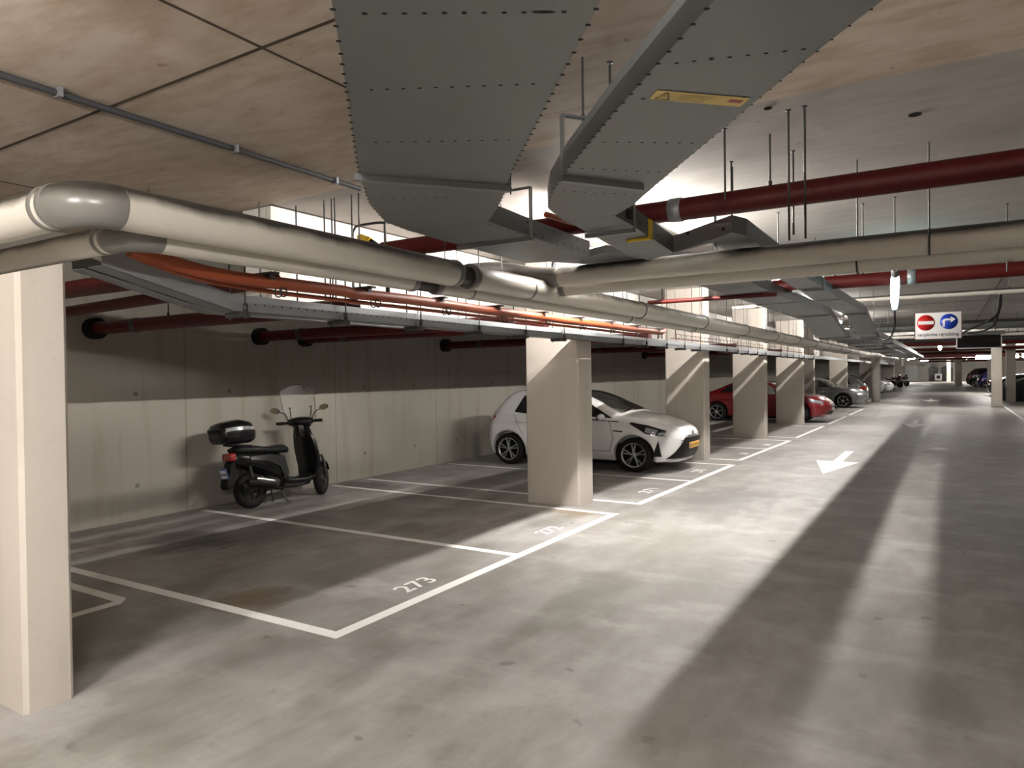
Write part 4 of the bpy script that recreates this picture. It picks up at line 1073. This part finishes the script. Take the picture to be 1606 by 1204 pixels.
def build_car(spec, label, paint, loc, heading, scale=1.0, grid=.035, name='car', full=False, windows=True, rim='alloy', spokes=5, rear_lamps=False, front_bits=True):
    c = Car(**spec); t = thing(name, label, 'car', loc, None, heading, local=True); t.scale = (scale,)*3
    P, Fc = surface_nets(c.F, (-.1, -c.w-.08, .1), (c.L+.12, c.w+.08, 1.62), grid)
    body = MB().add(P.tolist(), Fc.tolist(), 0, True).build('car_body', paint, t)
    # dark underside and wheel wells
    MB().rbox((.25, -c.w+.14, .13), (c.L-.66, c.w-.14, .5), .06).build('underbody', 'alloydark', t)
    for (x, y, sd) in ((c.ra, c.w-.12, 1), (c.ra, -c.w+.12, -1), (c.fa, c.w-.12, 1), (c.fa, -c.w+.12, -1)):
        wheel(t, x, y, c.wr, .185, sd, spokes, rim=rim, detail=full)
    top = lambda x, z: c.zt(np.array(x))
    if spec is HATCH:
        ws = ([(2.86, -.60), (2.90, 0), (2.86, .60)], [(2.03, -.50), (1.98, 0), (2.03, .50)])
        sw = [([(2.92, .90), (1.72, .955)], [(2.10, 1.345), (1.72, 1.405)], 'front_side_window'), ([(1.66, .955), (.80, 1.05)], [(1.66, 1.405), (.92, 1.365)], 'rear_side_window')]
        rw = ([(-.52, 1.06), (.52, 1.06)], [(-.46, 1.37), (.46, 1.37)])
    else:
        ws = ([(3.22, -.62), (3.28, 0), (3.22, .62)], [(2.52, -.52), (2.46, 0), (2.52, .52)])
        sw = [([(3.0, .95), (2.05, .965)], [(2.55, 1.26), (2.05, 1.33)], 'front_side_window'), ([(1.98, .965), (.95, 1.0)], [(1.98, 1.33), (1.25, 1.26)], 'rear_side_window')]
        rw = None
    if windows:
        V, Q = c.patch('top', *ws, nu=18, nv=10, off=.006); MB().add(V, Q, 0, True).build('windscreen', 'carglass', t)
        for (lo, up, nme) in sw:
            for sg in (1, -1):
                V, Q = c.patch('side', lo, up, sign=sg); MB().add(V, Q, 0, True).build(nme, 'carglass', t)
        if rw: V, Q = c.patch('rear', *rw); MB().add(V, Q, 0, True).build('rear_window', 'carglass', t)
    if full:
        for sg in (1, -1):
            # shut lines and sill
            mb = MB()
            for L in ([(2.72, .36), (2.80, .6), (2.72, .95)], [(1.69, .36), (1.69, 1.0)], [(.98, .62), (.84, .85), (.80, 1.02)], [(2.72, .36), (.98, .37)]):
                L2 = [(x+.009, z) if abs(L[0][0]-L[-1][0]) < .5 else (x, z+.009) for x, z in L]
                V, Q = c.patch('side', L, L2, off=.002, nu=16, nv=2, sign=sg); mb.add(V, Q)
            mb.build('door_seam', 'black', t)
            mb = MB(); V, Q = c.patch('side', [(2.98, .72), (2.80, .735)], [(2.98, .742), (2.80, .75)], nu=6, nv=2, sign=sg); mb.add(V, Q); mb.build('side_badge', 'alloydark', t)
            for hx in (1.86, .98):
                y = float(c.hit('side', [hx], [.86])[0][1]); MB().rbox((hx-.09, sg*(y+.015)-.014, .85), (hx+.09, sg*(y+.015)+.014, .885), .012).build('door_handle', paint, t)
            y = float(c.hit('side', [2.55], [.98])[0][1])
            mr = MB().ball((2.62, sg*(y+.10), .99), (.06, .095, .06)); mr.tube([(2.65, sg*(y-.02), .945), (2.63, sg*(y+.06), .96)], .022, 8); mo = mr.build('wing_mirror', paint, t)
            MB().rbox((2.557, sg*(y+.1)-.07, .945), (2.563, sg*(y+.1)+.07, 1.035), .003).build('mirror_glass', 'mirror', mo)
            # headlamp: dark swept back housing with bright inner
            V, Q = c.patch('side', [(3.10, .88), (3.40, .70), (3.66, .665)], [(3.14, .905), (3.42, .855), (3.70, .755)], off=.005, nu=20, sign=sg)
            hl = MB().add(V, Q, 0, True).build('headlamp', 'screen', t)
            V, Q = c.patch('side', [(3.38, .735), (3.56, .69)], [(3.40, .82), (3.58, .765)], off=.010, nu=10, sign=sg); MB().add(V, Q, 0, True).build('headlamp_lens', 'lampglass', hl)
            V, Q = c.patch('side', [(3.60, .672), (3.69, .70)], [(3.58, .715), (3.70, .75)], off=.010, nu=8, sign=sg); MB().add(V, Q, 0, True).build('headlamp_lens', 'lampglass', hl)
            V, Q = c.patch('side', [(3.36, .70), (3.70, .655)], [(3.36, .712), (3.70, .668)], off=.011, nu=14, nv=2, sign=sg); MB().add(V, Q, 0, True).build('headlamp_trim', 'chrome', hl)
            # fog lamp blade
            V, Q = c.patch('side', [(3.50, .30), (3.64, .30)], [(3.60, .58), (3.605, .58)], off=.004, nu=8, nv=8, sign=sg); MB().add(V, Q, 0, True).build('fog_lamp_recess', 'black', t)
            V, Q = c.patch('side', [(.18, .80), (.40, .94)], [(.16, 1.06), (.34, 1.02)], off=.006, nu=10, sign=sg); MB().add(V, Q, 0, True).build('tail_lamp', 'tail', t)
        # big dark grille, plate, badge, bright lower lip
        V, Q = c.patch('front', [(-.68, .255), (.68, .255)], [(-.40, .615), (.40, .615)], off=.006, nu=26, nv=14); gr = MB().add(V, Q, 0, True).build('grille', 'black', t)
        mb = MB()
        for z in (.31, .36, .41, .52, .565):
            V, Q = c.patch('front', [(-.5, z), (.5, z)], [(-.5, z+.012), (.5, z+.012)], off=.012, nu=22, nv=2); mb.add(V, Q)
        mb.build('grille_bar', 'screen', gr)
        V, Q = c.patch('front', [(-.62, .20), (.62, .20)], [(-.56, .245), (.56, .245)], off=.018, nu=22, nv=3); MB().add(V, Q, 0, True).build('bumper_lip', paint, t)
        V, Q = c.patch('front', [(-.38, .625), (.38, .625)], [(-.36, .655), (.36, .655)], off=.008, nu=22, nv=3); MB().add(V, Q, 0, True).build('grille_trim', 'chrome', t)
        xf = float(c.hit('front', [0.], [.45])[0][0])
        pl = MB().rbox((xf+.004, -.26, .415), (xf+.02, .26, .525), .006).build('number_plate', 'plate', t)
        MB().box((xf+.0195, -.255, .42), (xf+.0215, -.215, .52)).build('plate_band', 'signblue', pl)
        mb = MB()
        for k, y in enumerate((-.17, -.12, -.07, .0, .05, .10, .17, .21)):
            mb.box((xf+.0195, y-.016, .445), (xf+.0215, y+.016, .500)) 
        mb.build('plate_lettering', 'stickink', pl)
        xb = float(c.hit('front', [0.], [.69])[0][0])
        mb = MB()
        for (ry, rz, oz) in ((.062, .042, 0), (.032, .020, .014), (.016, .038, 0)):
            mb.tube([(xb+.012, ry*math.cos(a), .69+oz+rz*math.sin(a)) for a in [2*PI*i/24 for i in range(25)]], .005, 6)
        mb.build('badge', 'chrome', t)
        # bonnet seam, wipers
        mb = MB(); V, Q = c.patch('top', [(3.05, -.62), (3.62, -.60)], [(3.05, -.61), (3.62, -.59)], nu=14, nv=2, off=.002); mb.add(V, Q); V, Q = c.patch('top', [(3.05, .62), (3.62, .60)], [(3.05, .61), (3.62, .59)], nu=14, nv=2, off=.002); mb.add(V, Q); mb.build('bonnet_seam', 'black', t)
        mb = MB(); V, Q = c.patch('top', [(2.88, -.55), (2.80, -.02)], [(2.90, -.55), (2.82, -.02)], off=.018, nu=10, nv=2); mb.add(V, Q); V, Q = c.patch('top', [(2.90, .02), (2.80, .5)], [(2.92, .02), (2.82, .5)], off=.018, nu=10, nv=2); mb.add(V, Q); mb.build('wiper', 'black', t)
    elif front_bits:
        L = c.L
        for sg in (1, -1):
            V, Q = c.patch('side', [(L-.62, .70), (L-.22, .62)], [(L-.66, .80), (L-.25, .72)], off=.006, nu=10, sign=sg); MB().add(V, Q, 0, True).build('headlamp', 'lampglass', t)
            y = float(c.hit('side', [L-1.45], [.98])[0][1]); MB().ball((L-1.42, sg*(y+.09), .99), (.07, .10, .065)).build('wing_mirror', paint, t)
            V, Q = c.patch('side', [(.06, .74), (.38, .80)], [(.06, .90), (.34, .90)], off=.006, nu=8, sign=sg); MB().add(V, Q, 0, True).build('tail_lamp', 'tail', t)
        V, Q = c.patch('front', [(-.50, .28), (.50, .28)], [(-.42, .40), (.42, .40)], off=.006, nu=14, nv=5); MB().add(V, Q, 0, True).build('lower_grille', 'black', t)
        V, Q = c.patch('front', [(-.30, .50), (.30, .50)], [(-.36, .62), (.36, .62)], off=.006, nu=14, nv=5); MB().add(V, Q, 0, True).build('grille', 'black', t)
    return t

# facing +x (towards the aisle): local x -> world x
c_ = build_car(HATCH, 'white hatchback with a yellow plate behind the concrete pillar', 'carwhite', (-8.0, 12.52, 0), 0, 1.04, .025, 'hatchback_car', True); c_.scale = (1.04, 1.04, .985)
build_car(SALOON, 'dark red car between the pillars, nose towards the aisle', 'carred', (-7.92, 26.38, 0), 0, 1.03, .04, 'saloon_car', spokes=6)
build_car(SALOON, 'grey saloon with its lit silver nose past the last pillars', 'cargrey', (-7.75, 37.4, 0), 0, 1.02, .045, 'saloon_car', spokes=6)
build_car(HATCH, 'silver hatchback parked tail outward beyond the grey saloon', 'carsilver', (-3.55, 42.2, 0), PI, 1.0, .05, 'hatchback_car')
build_car(HATCH, 'white car just past the round column', 'carwhite', (-7.9, 58.5, 0), 0, 1.04, .06, 'hatchback_car')
build_car(SALOON, 'white low car beyond the first white one past the round column', 'carwhite', (-7.9, 62.0, 0), 0, 1.0, .06, 'saloon_car')
build_car(SALOON, 'dark car peeping out behind the right square column', 'cardark', (2.35, 56.8, 0), 0, 1.0, .06, 'saloon_car', front_bits=True)
build_car(HATCH, 'dark blue car in the far right bays', 'carblue', (2.45, 78.5, 0), 0, 1.0, .06, 'hatchback_car')
build_car(HATCH, 'tall blackish car right of the far pier', 'cardark', (1.75, 86.3, 0), 0, 1.25, .06, 'hatchback_car')
build_car(SALOON, 'white car at the far right behind the tall blackish one', 'carwhite', (3.2, 100, 0), 0, 1.0, .08, 'saloon_car')
build_car(SALOON, 'dark blue car in shade behind the covered car', 'carblue', (7.2, 62.5, 0), 0, 1.0, .08, 'saloon_car')
# car under a dark dust cover
cv = Car(**SALOON); cv.zb = .03
def coverF(x, y, z):
    f = cv.F(x, y, np.maximum(z, .5), False)
    return smax(f, .02-z, .03)-.05-.02*np.sin(x*9+y*5)*np.clip(.9-z, 0, 1)
P, Fc = surface_nets(coverF, (-.3, -1.15, -.06), (4.8, 1.15, 1.6), .06)
t = thing('covered_car', 'car hidden under a dark dust cover at the right edge', 'car', (2.75, 46.3+1.3, 0), None, 0.0, local=True)
MB().add(P.tolist(), Fc.tolist(), 0, True).build('dust_cover', 'carpet_dark', t)

# ------------------------------------------------------------------ motor scooter by the wall (local: x forward, y left)
t = thing('motor_scooter', 'black motor scooter with top box and tall clear windscreen', 'scooter', (-7.98, 6.80, 0), None, PI/2, local=True)
t.rotation_euler = (-.09, 0, PI/2)
xr, xf, R = -.62, .64, .245
def scwheel(x, st=0.0, w=.12):
    T = Matrix.Translation((x, 0, R)) @ Matrix.Rotation(st, 4, 'Z')
    mb = MB(); prof = [(R*.66, -w*.38), (R*.86, -w*.5), (R*.97, -w*.32), (R, 0), (R*.97, w*.32), (R*.86, w*.5), (R*.66, w*.38)]
    mb.lathe(prof, (0, 0, 0), 1, 36, T=T); o = mb.build('wheel', 'rubber', t)
    rm = MB(); rm.lathe([(R*.67, -w*.4), (R*.60, -w*.3), (R*.60, w*.3), (R*.67, w*.4)], (0, 0, 0), 1, 32, T=T); rm.lathe([(0, -w*.4), (R*.2, -w*.4), (R*.2, w*.4), (0, w*.4)], (0, 0, 0), 1, 18, T=T)
    for k in range(5):
        a = 2*PI*k/5; rm.tube([(math.cos(a)*R*.15, 0, math.sin(a)*R*.15), (math.cos(a)*R*.62, 0, math.sin(a)*R*.62)], [(.022, .022), (.016, .022)], 8, T=T)
    rm.build('wheel_rim', 'scootgrey', o)
ST = .55
scwheel(xr, 0, .13); scwheel(xf, ST, .115)
def loft(secs, n=20, mat=0, power=2.6):
    """secs: (x, zc, half width, half height) -> closed superellipse skin"""
    mb = MB(); V = []; k = len(secs)
    for (x, zc, hw, hh) in secs:
        for j in range(n):
            a = 2*PI*j/n; c, s_ = math.cos(a), math.sin(a)
            V.append((x, hw*math.copysign(abs(c)**(2/power), c), zc+hh*math.copysign(abs(s_)**(2/power), s_)))
    F = [(i*n+j, i*n+(j+1)%n, (i+1)*n+(j+1)%n, (i+1)*n+j) for i in range(k-1) for j in range(n)]
    F += [tuple(range(n))[::-1], tuple(range((k-1)*n, k*n))]
    return mb.add(V, F, mat, True)
# rear body and seat
loft([(-.92, .70, .05, .05), (-.86, .69, .12, .09), (-.65, .64, .165, .13), (-.40, .585, .18, .17), (-.20, .53, .17, .20), (-.10, .47, .15, .20), (-.06, .43, .12, .18)]).build('rear_body', 'scoot', t)
for sg in (1, -1):
    mb = MB(); pts = [(-.70, .70, .163), (-.40, .70, .186), (-.16, .66, .184), (-.08, .40, .162), (-.16, .34, .165), (-.24, .52, .184), (-.45, .62, .188), (-.70, .655, .166)]
    V = [(x, sg*(w_+.006), z) for x, z, w_ in pts]; mb.add(V, [list(range(8))]); mb.add([(x, y-sg*.02, z) for x, y, z in V], [list(range(8))]); mb.add(V+[(x, y-sg*.02, z) for x, y, z in V], [(i, (i+1) % 8, 8+(i+1) % 8, 8+i) for i in range(8)])
    mb.build('side_panel', 'scootgrey', t)
loft([(-.86, .80, .10, .03), (-.78, .80, .15, .05), (-.55, .785, .165, .055), (-.36, .755, .16, .05), (-.22, .755, .15, .055), (-.08, .755, .13, .06), (.0, .735, .09, .045), (.03, .72, .05, .03)]).build('seat', 'skin_seat', t)
# floorboard and belly
loft([(-.12, .33, .14, .06), (.0, .29, .155, .055), (.25, .28, .16, .05), (.40, .31, .15, .07), (.46, .36, .12, .09)]).build('floorboard', 'scoot', t)
loft([(-.10, .24, .10, .05), (.15, .22, .11, .045), (.36, .24, .09, .05)]).build('belly_panel', 'scootgrey', t)
# leg shield and front apron
mb = MB(); rows = [(.40, .33, .18), (.44, .45, .225), (.43, .60, .245), (.40, .75, .235), (.37, .90, .195), (.345, 1.05, .14)]
V = []; 
for (x, z, w_) in rows:
    for j in range(9):
        q = -1+j/4; V.append((x+.10-.10*abs(q)**2.2, q*w_, z))
for (x, z, w_) in rows:
    for j in range(9):
        q = -1+j/4; V.append((x-.03-.02*(1-abs(q)), q*w_*.97, z))
n9 = 9*len(rows); F = []
for i in range(len(rows)-1):
    for j in range(8):
        a = i*9+j; F += [(a, a+1, a+10, a+9), (n9+a, n9+a+9, n9+a+10, n9+a+1)]
    F += [(i*9, i*9+9, n9+i*9+9, n9+i*9), (i*9+8, n9+i*9+8, n9+i*9+17, i*9+17)]
F += [tuple(range(9))+tuple(range(n9, n9+9))[::-1], tuple(range(n9-9, n9))[::-1]+tuple(range(2*n9-9, 2*n9))]
mb.add(V, F, 0, True).build('leg_shield', 'scoot', t)
loft([(.42, .62, .14, .26), (.48, .63, .14, .28), (.54, .62, .10, .24), (.58, .60, .05, .15)]).build('front_apron', 'scoot', t)
# fork, front mudguard
TS = Matrix.Translation((xf, 0, 0)) @ Matrix.Rotation(ST, 4, 'Z') @ Matrix.Translation((-xf, 0, 0))
mb = MB()
for sg in (1, -1): mb.tube([(xf-.005, sg*.085, R), (xf-.06, sg*.085, .48), (xf-.10, sg*.06, .60)], [.024, .024, .02], 10, T=TS)
mb.build('front_fork', 'darksteel', t)
mb = MB(); V = []; nn = 12
for i in range(nn+1):
    a = math.radians(25+110*i/nn); rr_ = R+.03
    for y in (-.075, -.05, 0, .05, .075): V.append((xf+math.cos(a)*(rr_-abs(y)*.25), y, R+math.sin(a)*(rr_-abs(y)*.25)))
mb.add(V, [(i*5+j, i*5+j+1, i*5+j+6, i*5+j+5) for i in range(nn) for j in range(4)], 0, True, TS)
mb.add([(x-.004, y, z-.006) for x, y, z in V], [(i*5+j, i*5+j+5, i*5+j+6, i*5+j+1) for i in range(nn) for j in range(4)], 0, True, TS)
mb.build('front_mudguard', 'scoot', t)
# handlebar cowl, grips, mirrors
HS = Matrix.Translation((.33, 0, 0)) @ Matrix.Rotation(ST, 4, 'Z') @ Matrix.Translation((-.33, 0, 0))
mb = MB(); mb.tube([(.33, 0, .90), (.32, 0, 1.0), (.31, 0, 1.08)], [.09, .095, .08], 14); mb.build('steering_column', 'scoot', t)
mb = MB(); mb.ball((.33, 0, 1.11), (.12, .21, .075), T=HS); mb.ball((.38, 0, 1.08), (.11, .15, .10), T=HS); mb.build('handlebar_cowl', 'scoot', t)
for sg in (1, -1):
    g = MB().tube([(.31, sg*.17, 1.105), (.27, sg*.34, 1.11)], .018, 12, T=HS); g.tube([(.285, sg*.22, 1.11), (.275, sg*.33, 1.11)], .021, 12, T=HS); g.build('handle_grip', 'rubber', t)
    MB().tube([(.36, sg*.19, 1.095), (.345, sg*.33, 1.085)], .007, 8, T=HS).build('brake_lever', 'steel', t)
    m_ = MB().tube([(.33, sg*.17, 1.14), (.345, sg*.22, 1.24), (.335, sg*.31, 1.28)], .007, 8, T=HS).build('mirror_stalk', 'black', t)
    T2 = HS @ Matrix.Translation((.33, sg*.36, 1.30)) @ Matrix.Rotation(.2*sg, 4, 'X')
    MB().ball((0, 0, 0), (.022, .072, .042), T=T2).build('mirror_shell', 'black', m_)
    MB().lathe([(0, 0), (.037, 0)], (-.0225, 0, 0), 0, 18, T=T2 @ Matrix.Diagonal((1, 1.75, 1, 1))).build('mirror_glass', 'mirror', m_)
# windscreen with rim
rows = 10; cols = 14; V = []
for i in range(rows+1):
    v = i/rows; z = 1.14+.52*v; hw = .25*(1-.12*(1-v)**2) if v < .8 else .25*math.sqrt(max(.05, 1-((v-.8)/.2)**2*.75))
    for j in range(cols+1):
        q = -1+2*j/cols; V.append((.47-.16*v-.10*q*q*.9, q*hw, z-.035*q*q*(v > .6)*(v-.6)/.4))
mb = MB().add(V, [(i*(cols+1)+j, i*(cols+1)+j+1, (i+1)*(cols+1)+j+1, (i+1)*(cols+1)+j) for i in range(rows) for j in range(cols)], 0, True, HS)
w_ = mb.build('windscreen', 'windshield', t)
edge = [V[i*(cols+1)] for i in range(rows+1)]+[V[rows*(cols+1)+j] for j in range(1, cols+1)]+[V[i*(cols+1)+cols] for i in range(rows-1, -1, -1)]
MB().tube(edge, .006, 6, T=HS).build('screen_rim', plain('screen_edge', (.10, .095, .085), .3), w_)
for sg in (1, -1): MB().tube([(.36, sg*.14, 1.13), (.38, sg*.15, 1.22), (.40, sg*.16, 1.31)], .008, 8, T=HS).ball((.385, sg*.155, 1.32), (.018, .012, .016), T=HS).build('screen_bracket', 'black', t)
# carrier and top box
MB().tube([(-.62, .10, .84), (-.9, .10, .875), (-.98, 0, .88), (-.9, -.10, .875), (-.62, -.10, .84)], .013, 8).build('carrier_rack', 'black', t)
tb = loft([(-1.09, 1.02, .14, .07), (-1.06, 1.03, .19, .13), (-.95, 1.04, .215, .15), (-.80, 1.045, .22, .165), (-.66, 1.03, .205, .15), (-.60, 1.01, .17, .11)], 28, power=3.2).build('top_box', 'scoot', t)
mb = MB(); L3 = [(-1.068, 1.075, .192), (-.95, 1.085, .220), (-.80, 1.087, .2255), (-.66, 1.08, .210), (-.625, 1.07, .192)]
for sg in (1, -1):
    V = [(x, sg*(w2+.003), z-.022) for x, z, w2 in L3]+[(x, sg*(w2+.001), z+.022) for x, z, w2 in L3]
    mb.add(V, [(i, i+1, 6+i, 5+i) for i in range(4)], 0, True)
mb.build('box_trim', 'chrome', tb)
mb = MB().rbox((-1.102, -.13, 1.04), (-1.085, .13, 1.09), .006); mb.build('box_latch', 'black', tb)
# tail lamp, rear mudguard, plate, exhaust, engine, stands
MB().rbox((-.96, -.10, .66), (-.86, .10, .77), .03, 3).build('tail_lamp', 'tail', t)
MB().prism([(-.86, .66), (-.93, .64), (-1.02, .36), (-1.00, .30), (-.95, .33), (-.88, .50)], -.075, .075, 1).build('rear_mudguard', 'black', t)
pl = MB(); Tp = Matrix.Translation((-1.005, 0, .50)) @ Matrix.Rotation(-.28, 4, 'Y')
pl.rbox((-.006, -.075, -.085), (.004, .075, .085), .004, T=Tp); pl = pl.build('number_plate', 'plateblue', t); pl['label'] = 'pale blue scooter plate'
mb = MB()
for z in (.035, -.035):
    for y in (-.045, -.015, .015, .045): mb.box((-.0075, y-.01, z-.022), (-.0062, y+.01, z+.022), T=Tp)
mb.build('plate_lettering', 'white', pl)
ex = MB().tube([(-.18, -.14, .20), (-.34, -.17, .24), (-.40, -.18, .28)], .02, 10); ex.tube([(-.36, -.185, .275), (-.42, -.19, .29), (-.74, -.195, .36), (-.80, -.195, .375)], [.035, .06, .062, .04], 18); ex = ex.build('exhaust', 'black', t)
mb = MB(); V = []
for i in range(6):
    for (zz, yy) in ((.345, -.245), (.375, -.25), (.395, -.235)):
        x = -.40-.28*i/5; V.append((x, yy, zz+.07*(i/5)-.035))
mb.add(V, [(i*3+j, i*3+j+1, i*3+j+4, i*3+j+3) for i in range(5) for j in range(2)], 0, True); mb.build('exhaust_shield', 'chrome', ex)
MB().rbox((-.74, .03, .18), (-.22, .14, .36), .05, 3).ball((-.3, 0, .30), (.16, .13, .11)).build('engine', 'darksteel', t)
MB().tube([(-.62, -.11, .25), (-.70, -.12, .62)], .02, 10).tube([(-.62, .11, .25), (-.70, .12, .62)], .02, 10).build('rear_shock', 'darksteel', t)
MB().tube([(-.20, -.10, .20), (-.14, -.15, .02), (-.10, -.17, .008)], .011, 8).tube([(-.20, .10, .20), (-.14, .15, .02), (-.10, .17, .008)], .011, 8).tube([(-.2, -.1, .2), (-.2, .1, .2)], .012, 8).build('centre_stand', 'darksteel', t)

# ------------------------------------------------------------------ far motorcycles on the left
def motorcycle(label, x, y, rot, fair):
    t = thing('motorcycle', label, 'motorcycle', (x, y, 0), None, rot, local=True)
    for xx in (-.68, .68):
        MB().lathe([(0, -.04), (.2, -.05), (.29, -.06), (.31, 0), (.29, .06), (.2, .05), (0, .04)], (xx, 0, .31), 1, 24).build('wheel', 'rubber', t)
    loft([(-.35, .5, .14, .14), (0, .45, .17, .2), (.35, .5, .14, .18)]).build('engine_block', 'darksteel', t)
    loft([(-.1, .85, .12, .06), (.1, .93, .17, .12), (.3, .92, .14, .11), (.42, .9, .06, .06)]).build('fuel_tank', fair, t)
    loft([(.35, .85, .16, .16), (.6, .95, .2, .22), (.78, .92, .12, .14), (.86, .88, .05, .06)]).build('fairing', fair, t)
    loft([(-.9, .95, .06, .04), (-.6, .88, .12, .06), (-.2, .8, .12, .05), (-.05, .8, .08, .04)]).build('seat', 'skin_seat', t)
    mb = MB().tube([(.68, .08, .31), (.5, .08, .95)], .03, 8).tube([(.68, -.08, .31), (.5, -.08, .95)], .03, 8); mb.build('front_fork', 'steel', t)
    MB().tube([(.38, -.36, 1.06), (.5, -.15, 1.02), (.5, .15, 1.02), (.38, .36, 1.06)], .016, 8).build('handlebar', 'black', t)
    loft([(.55, 1.12, .1, .03), (.68, 1.2, .16, .1), (.74, 1.15, .12, .06)]).build('windscreen', 'carglass', t)
motorcycle('dark motorcycle with a pinkish fairing at the far left', -4.5, 80.5, -.5, 'motopink')
motorcycle('dark motorcycle beyond the pinkish one at the far left', -4.3, 88, -.3, 'cardark')

# white square framed box at the far end
t = thing('wall_cabinet', 'white framed dark square box at the far end wall', 'cabinet', (-.95, 126.5, .1))
MB().rbox((-1.45, 126.4, .12), (-.5, 126.9, 1.15), .03).build('cabinet_frame', 'white', t)
MB().box((-1.2, 126.36, .4), (-.75, 126.42, .88)).build('cabinet_window', 'screen', t)

# ------------------------------------------------------------------ light and view
w = bpy.data.worlds.new('world'); SC.world = w; w.use_nodes = True
w.node_tree.nodes['Background'].inputs['Color'].default_value = (1, .95, .88, 1)
w.node_tree.nodes['Background'].inputs['Strength'].default_value = 0.0
SC.view_settings.view_transform = 'Standard'; SC.view_settings.look = 'None'; SC.view_settings.gamma = 1.0; SC.view_settings.use_curve_mapping = False
SC.view_settings.exposure = EXPOSURE
SC.cycles.use_denoising = True
SC.cycles.max_bounces = 7; SC.cycles.diffuse_bounces = 3; SC.cycles.glossy_bounces = 3; SC.cycles.transparent_max_bounces = 8
SC.cycles.sample_clamp_indirect = 6.0; SC.cycles.sample_clamp_direct = 0.0
SC.cycles.use_light_tree = True
SC.cycles.caustics_reflective = False; SC.cycles.caustics_refractive = False
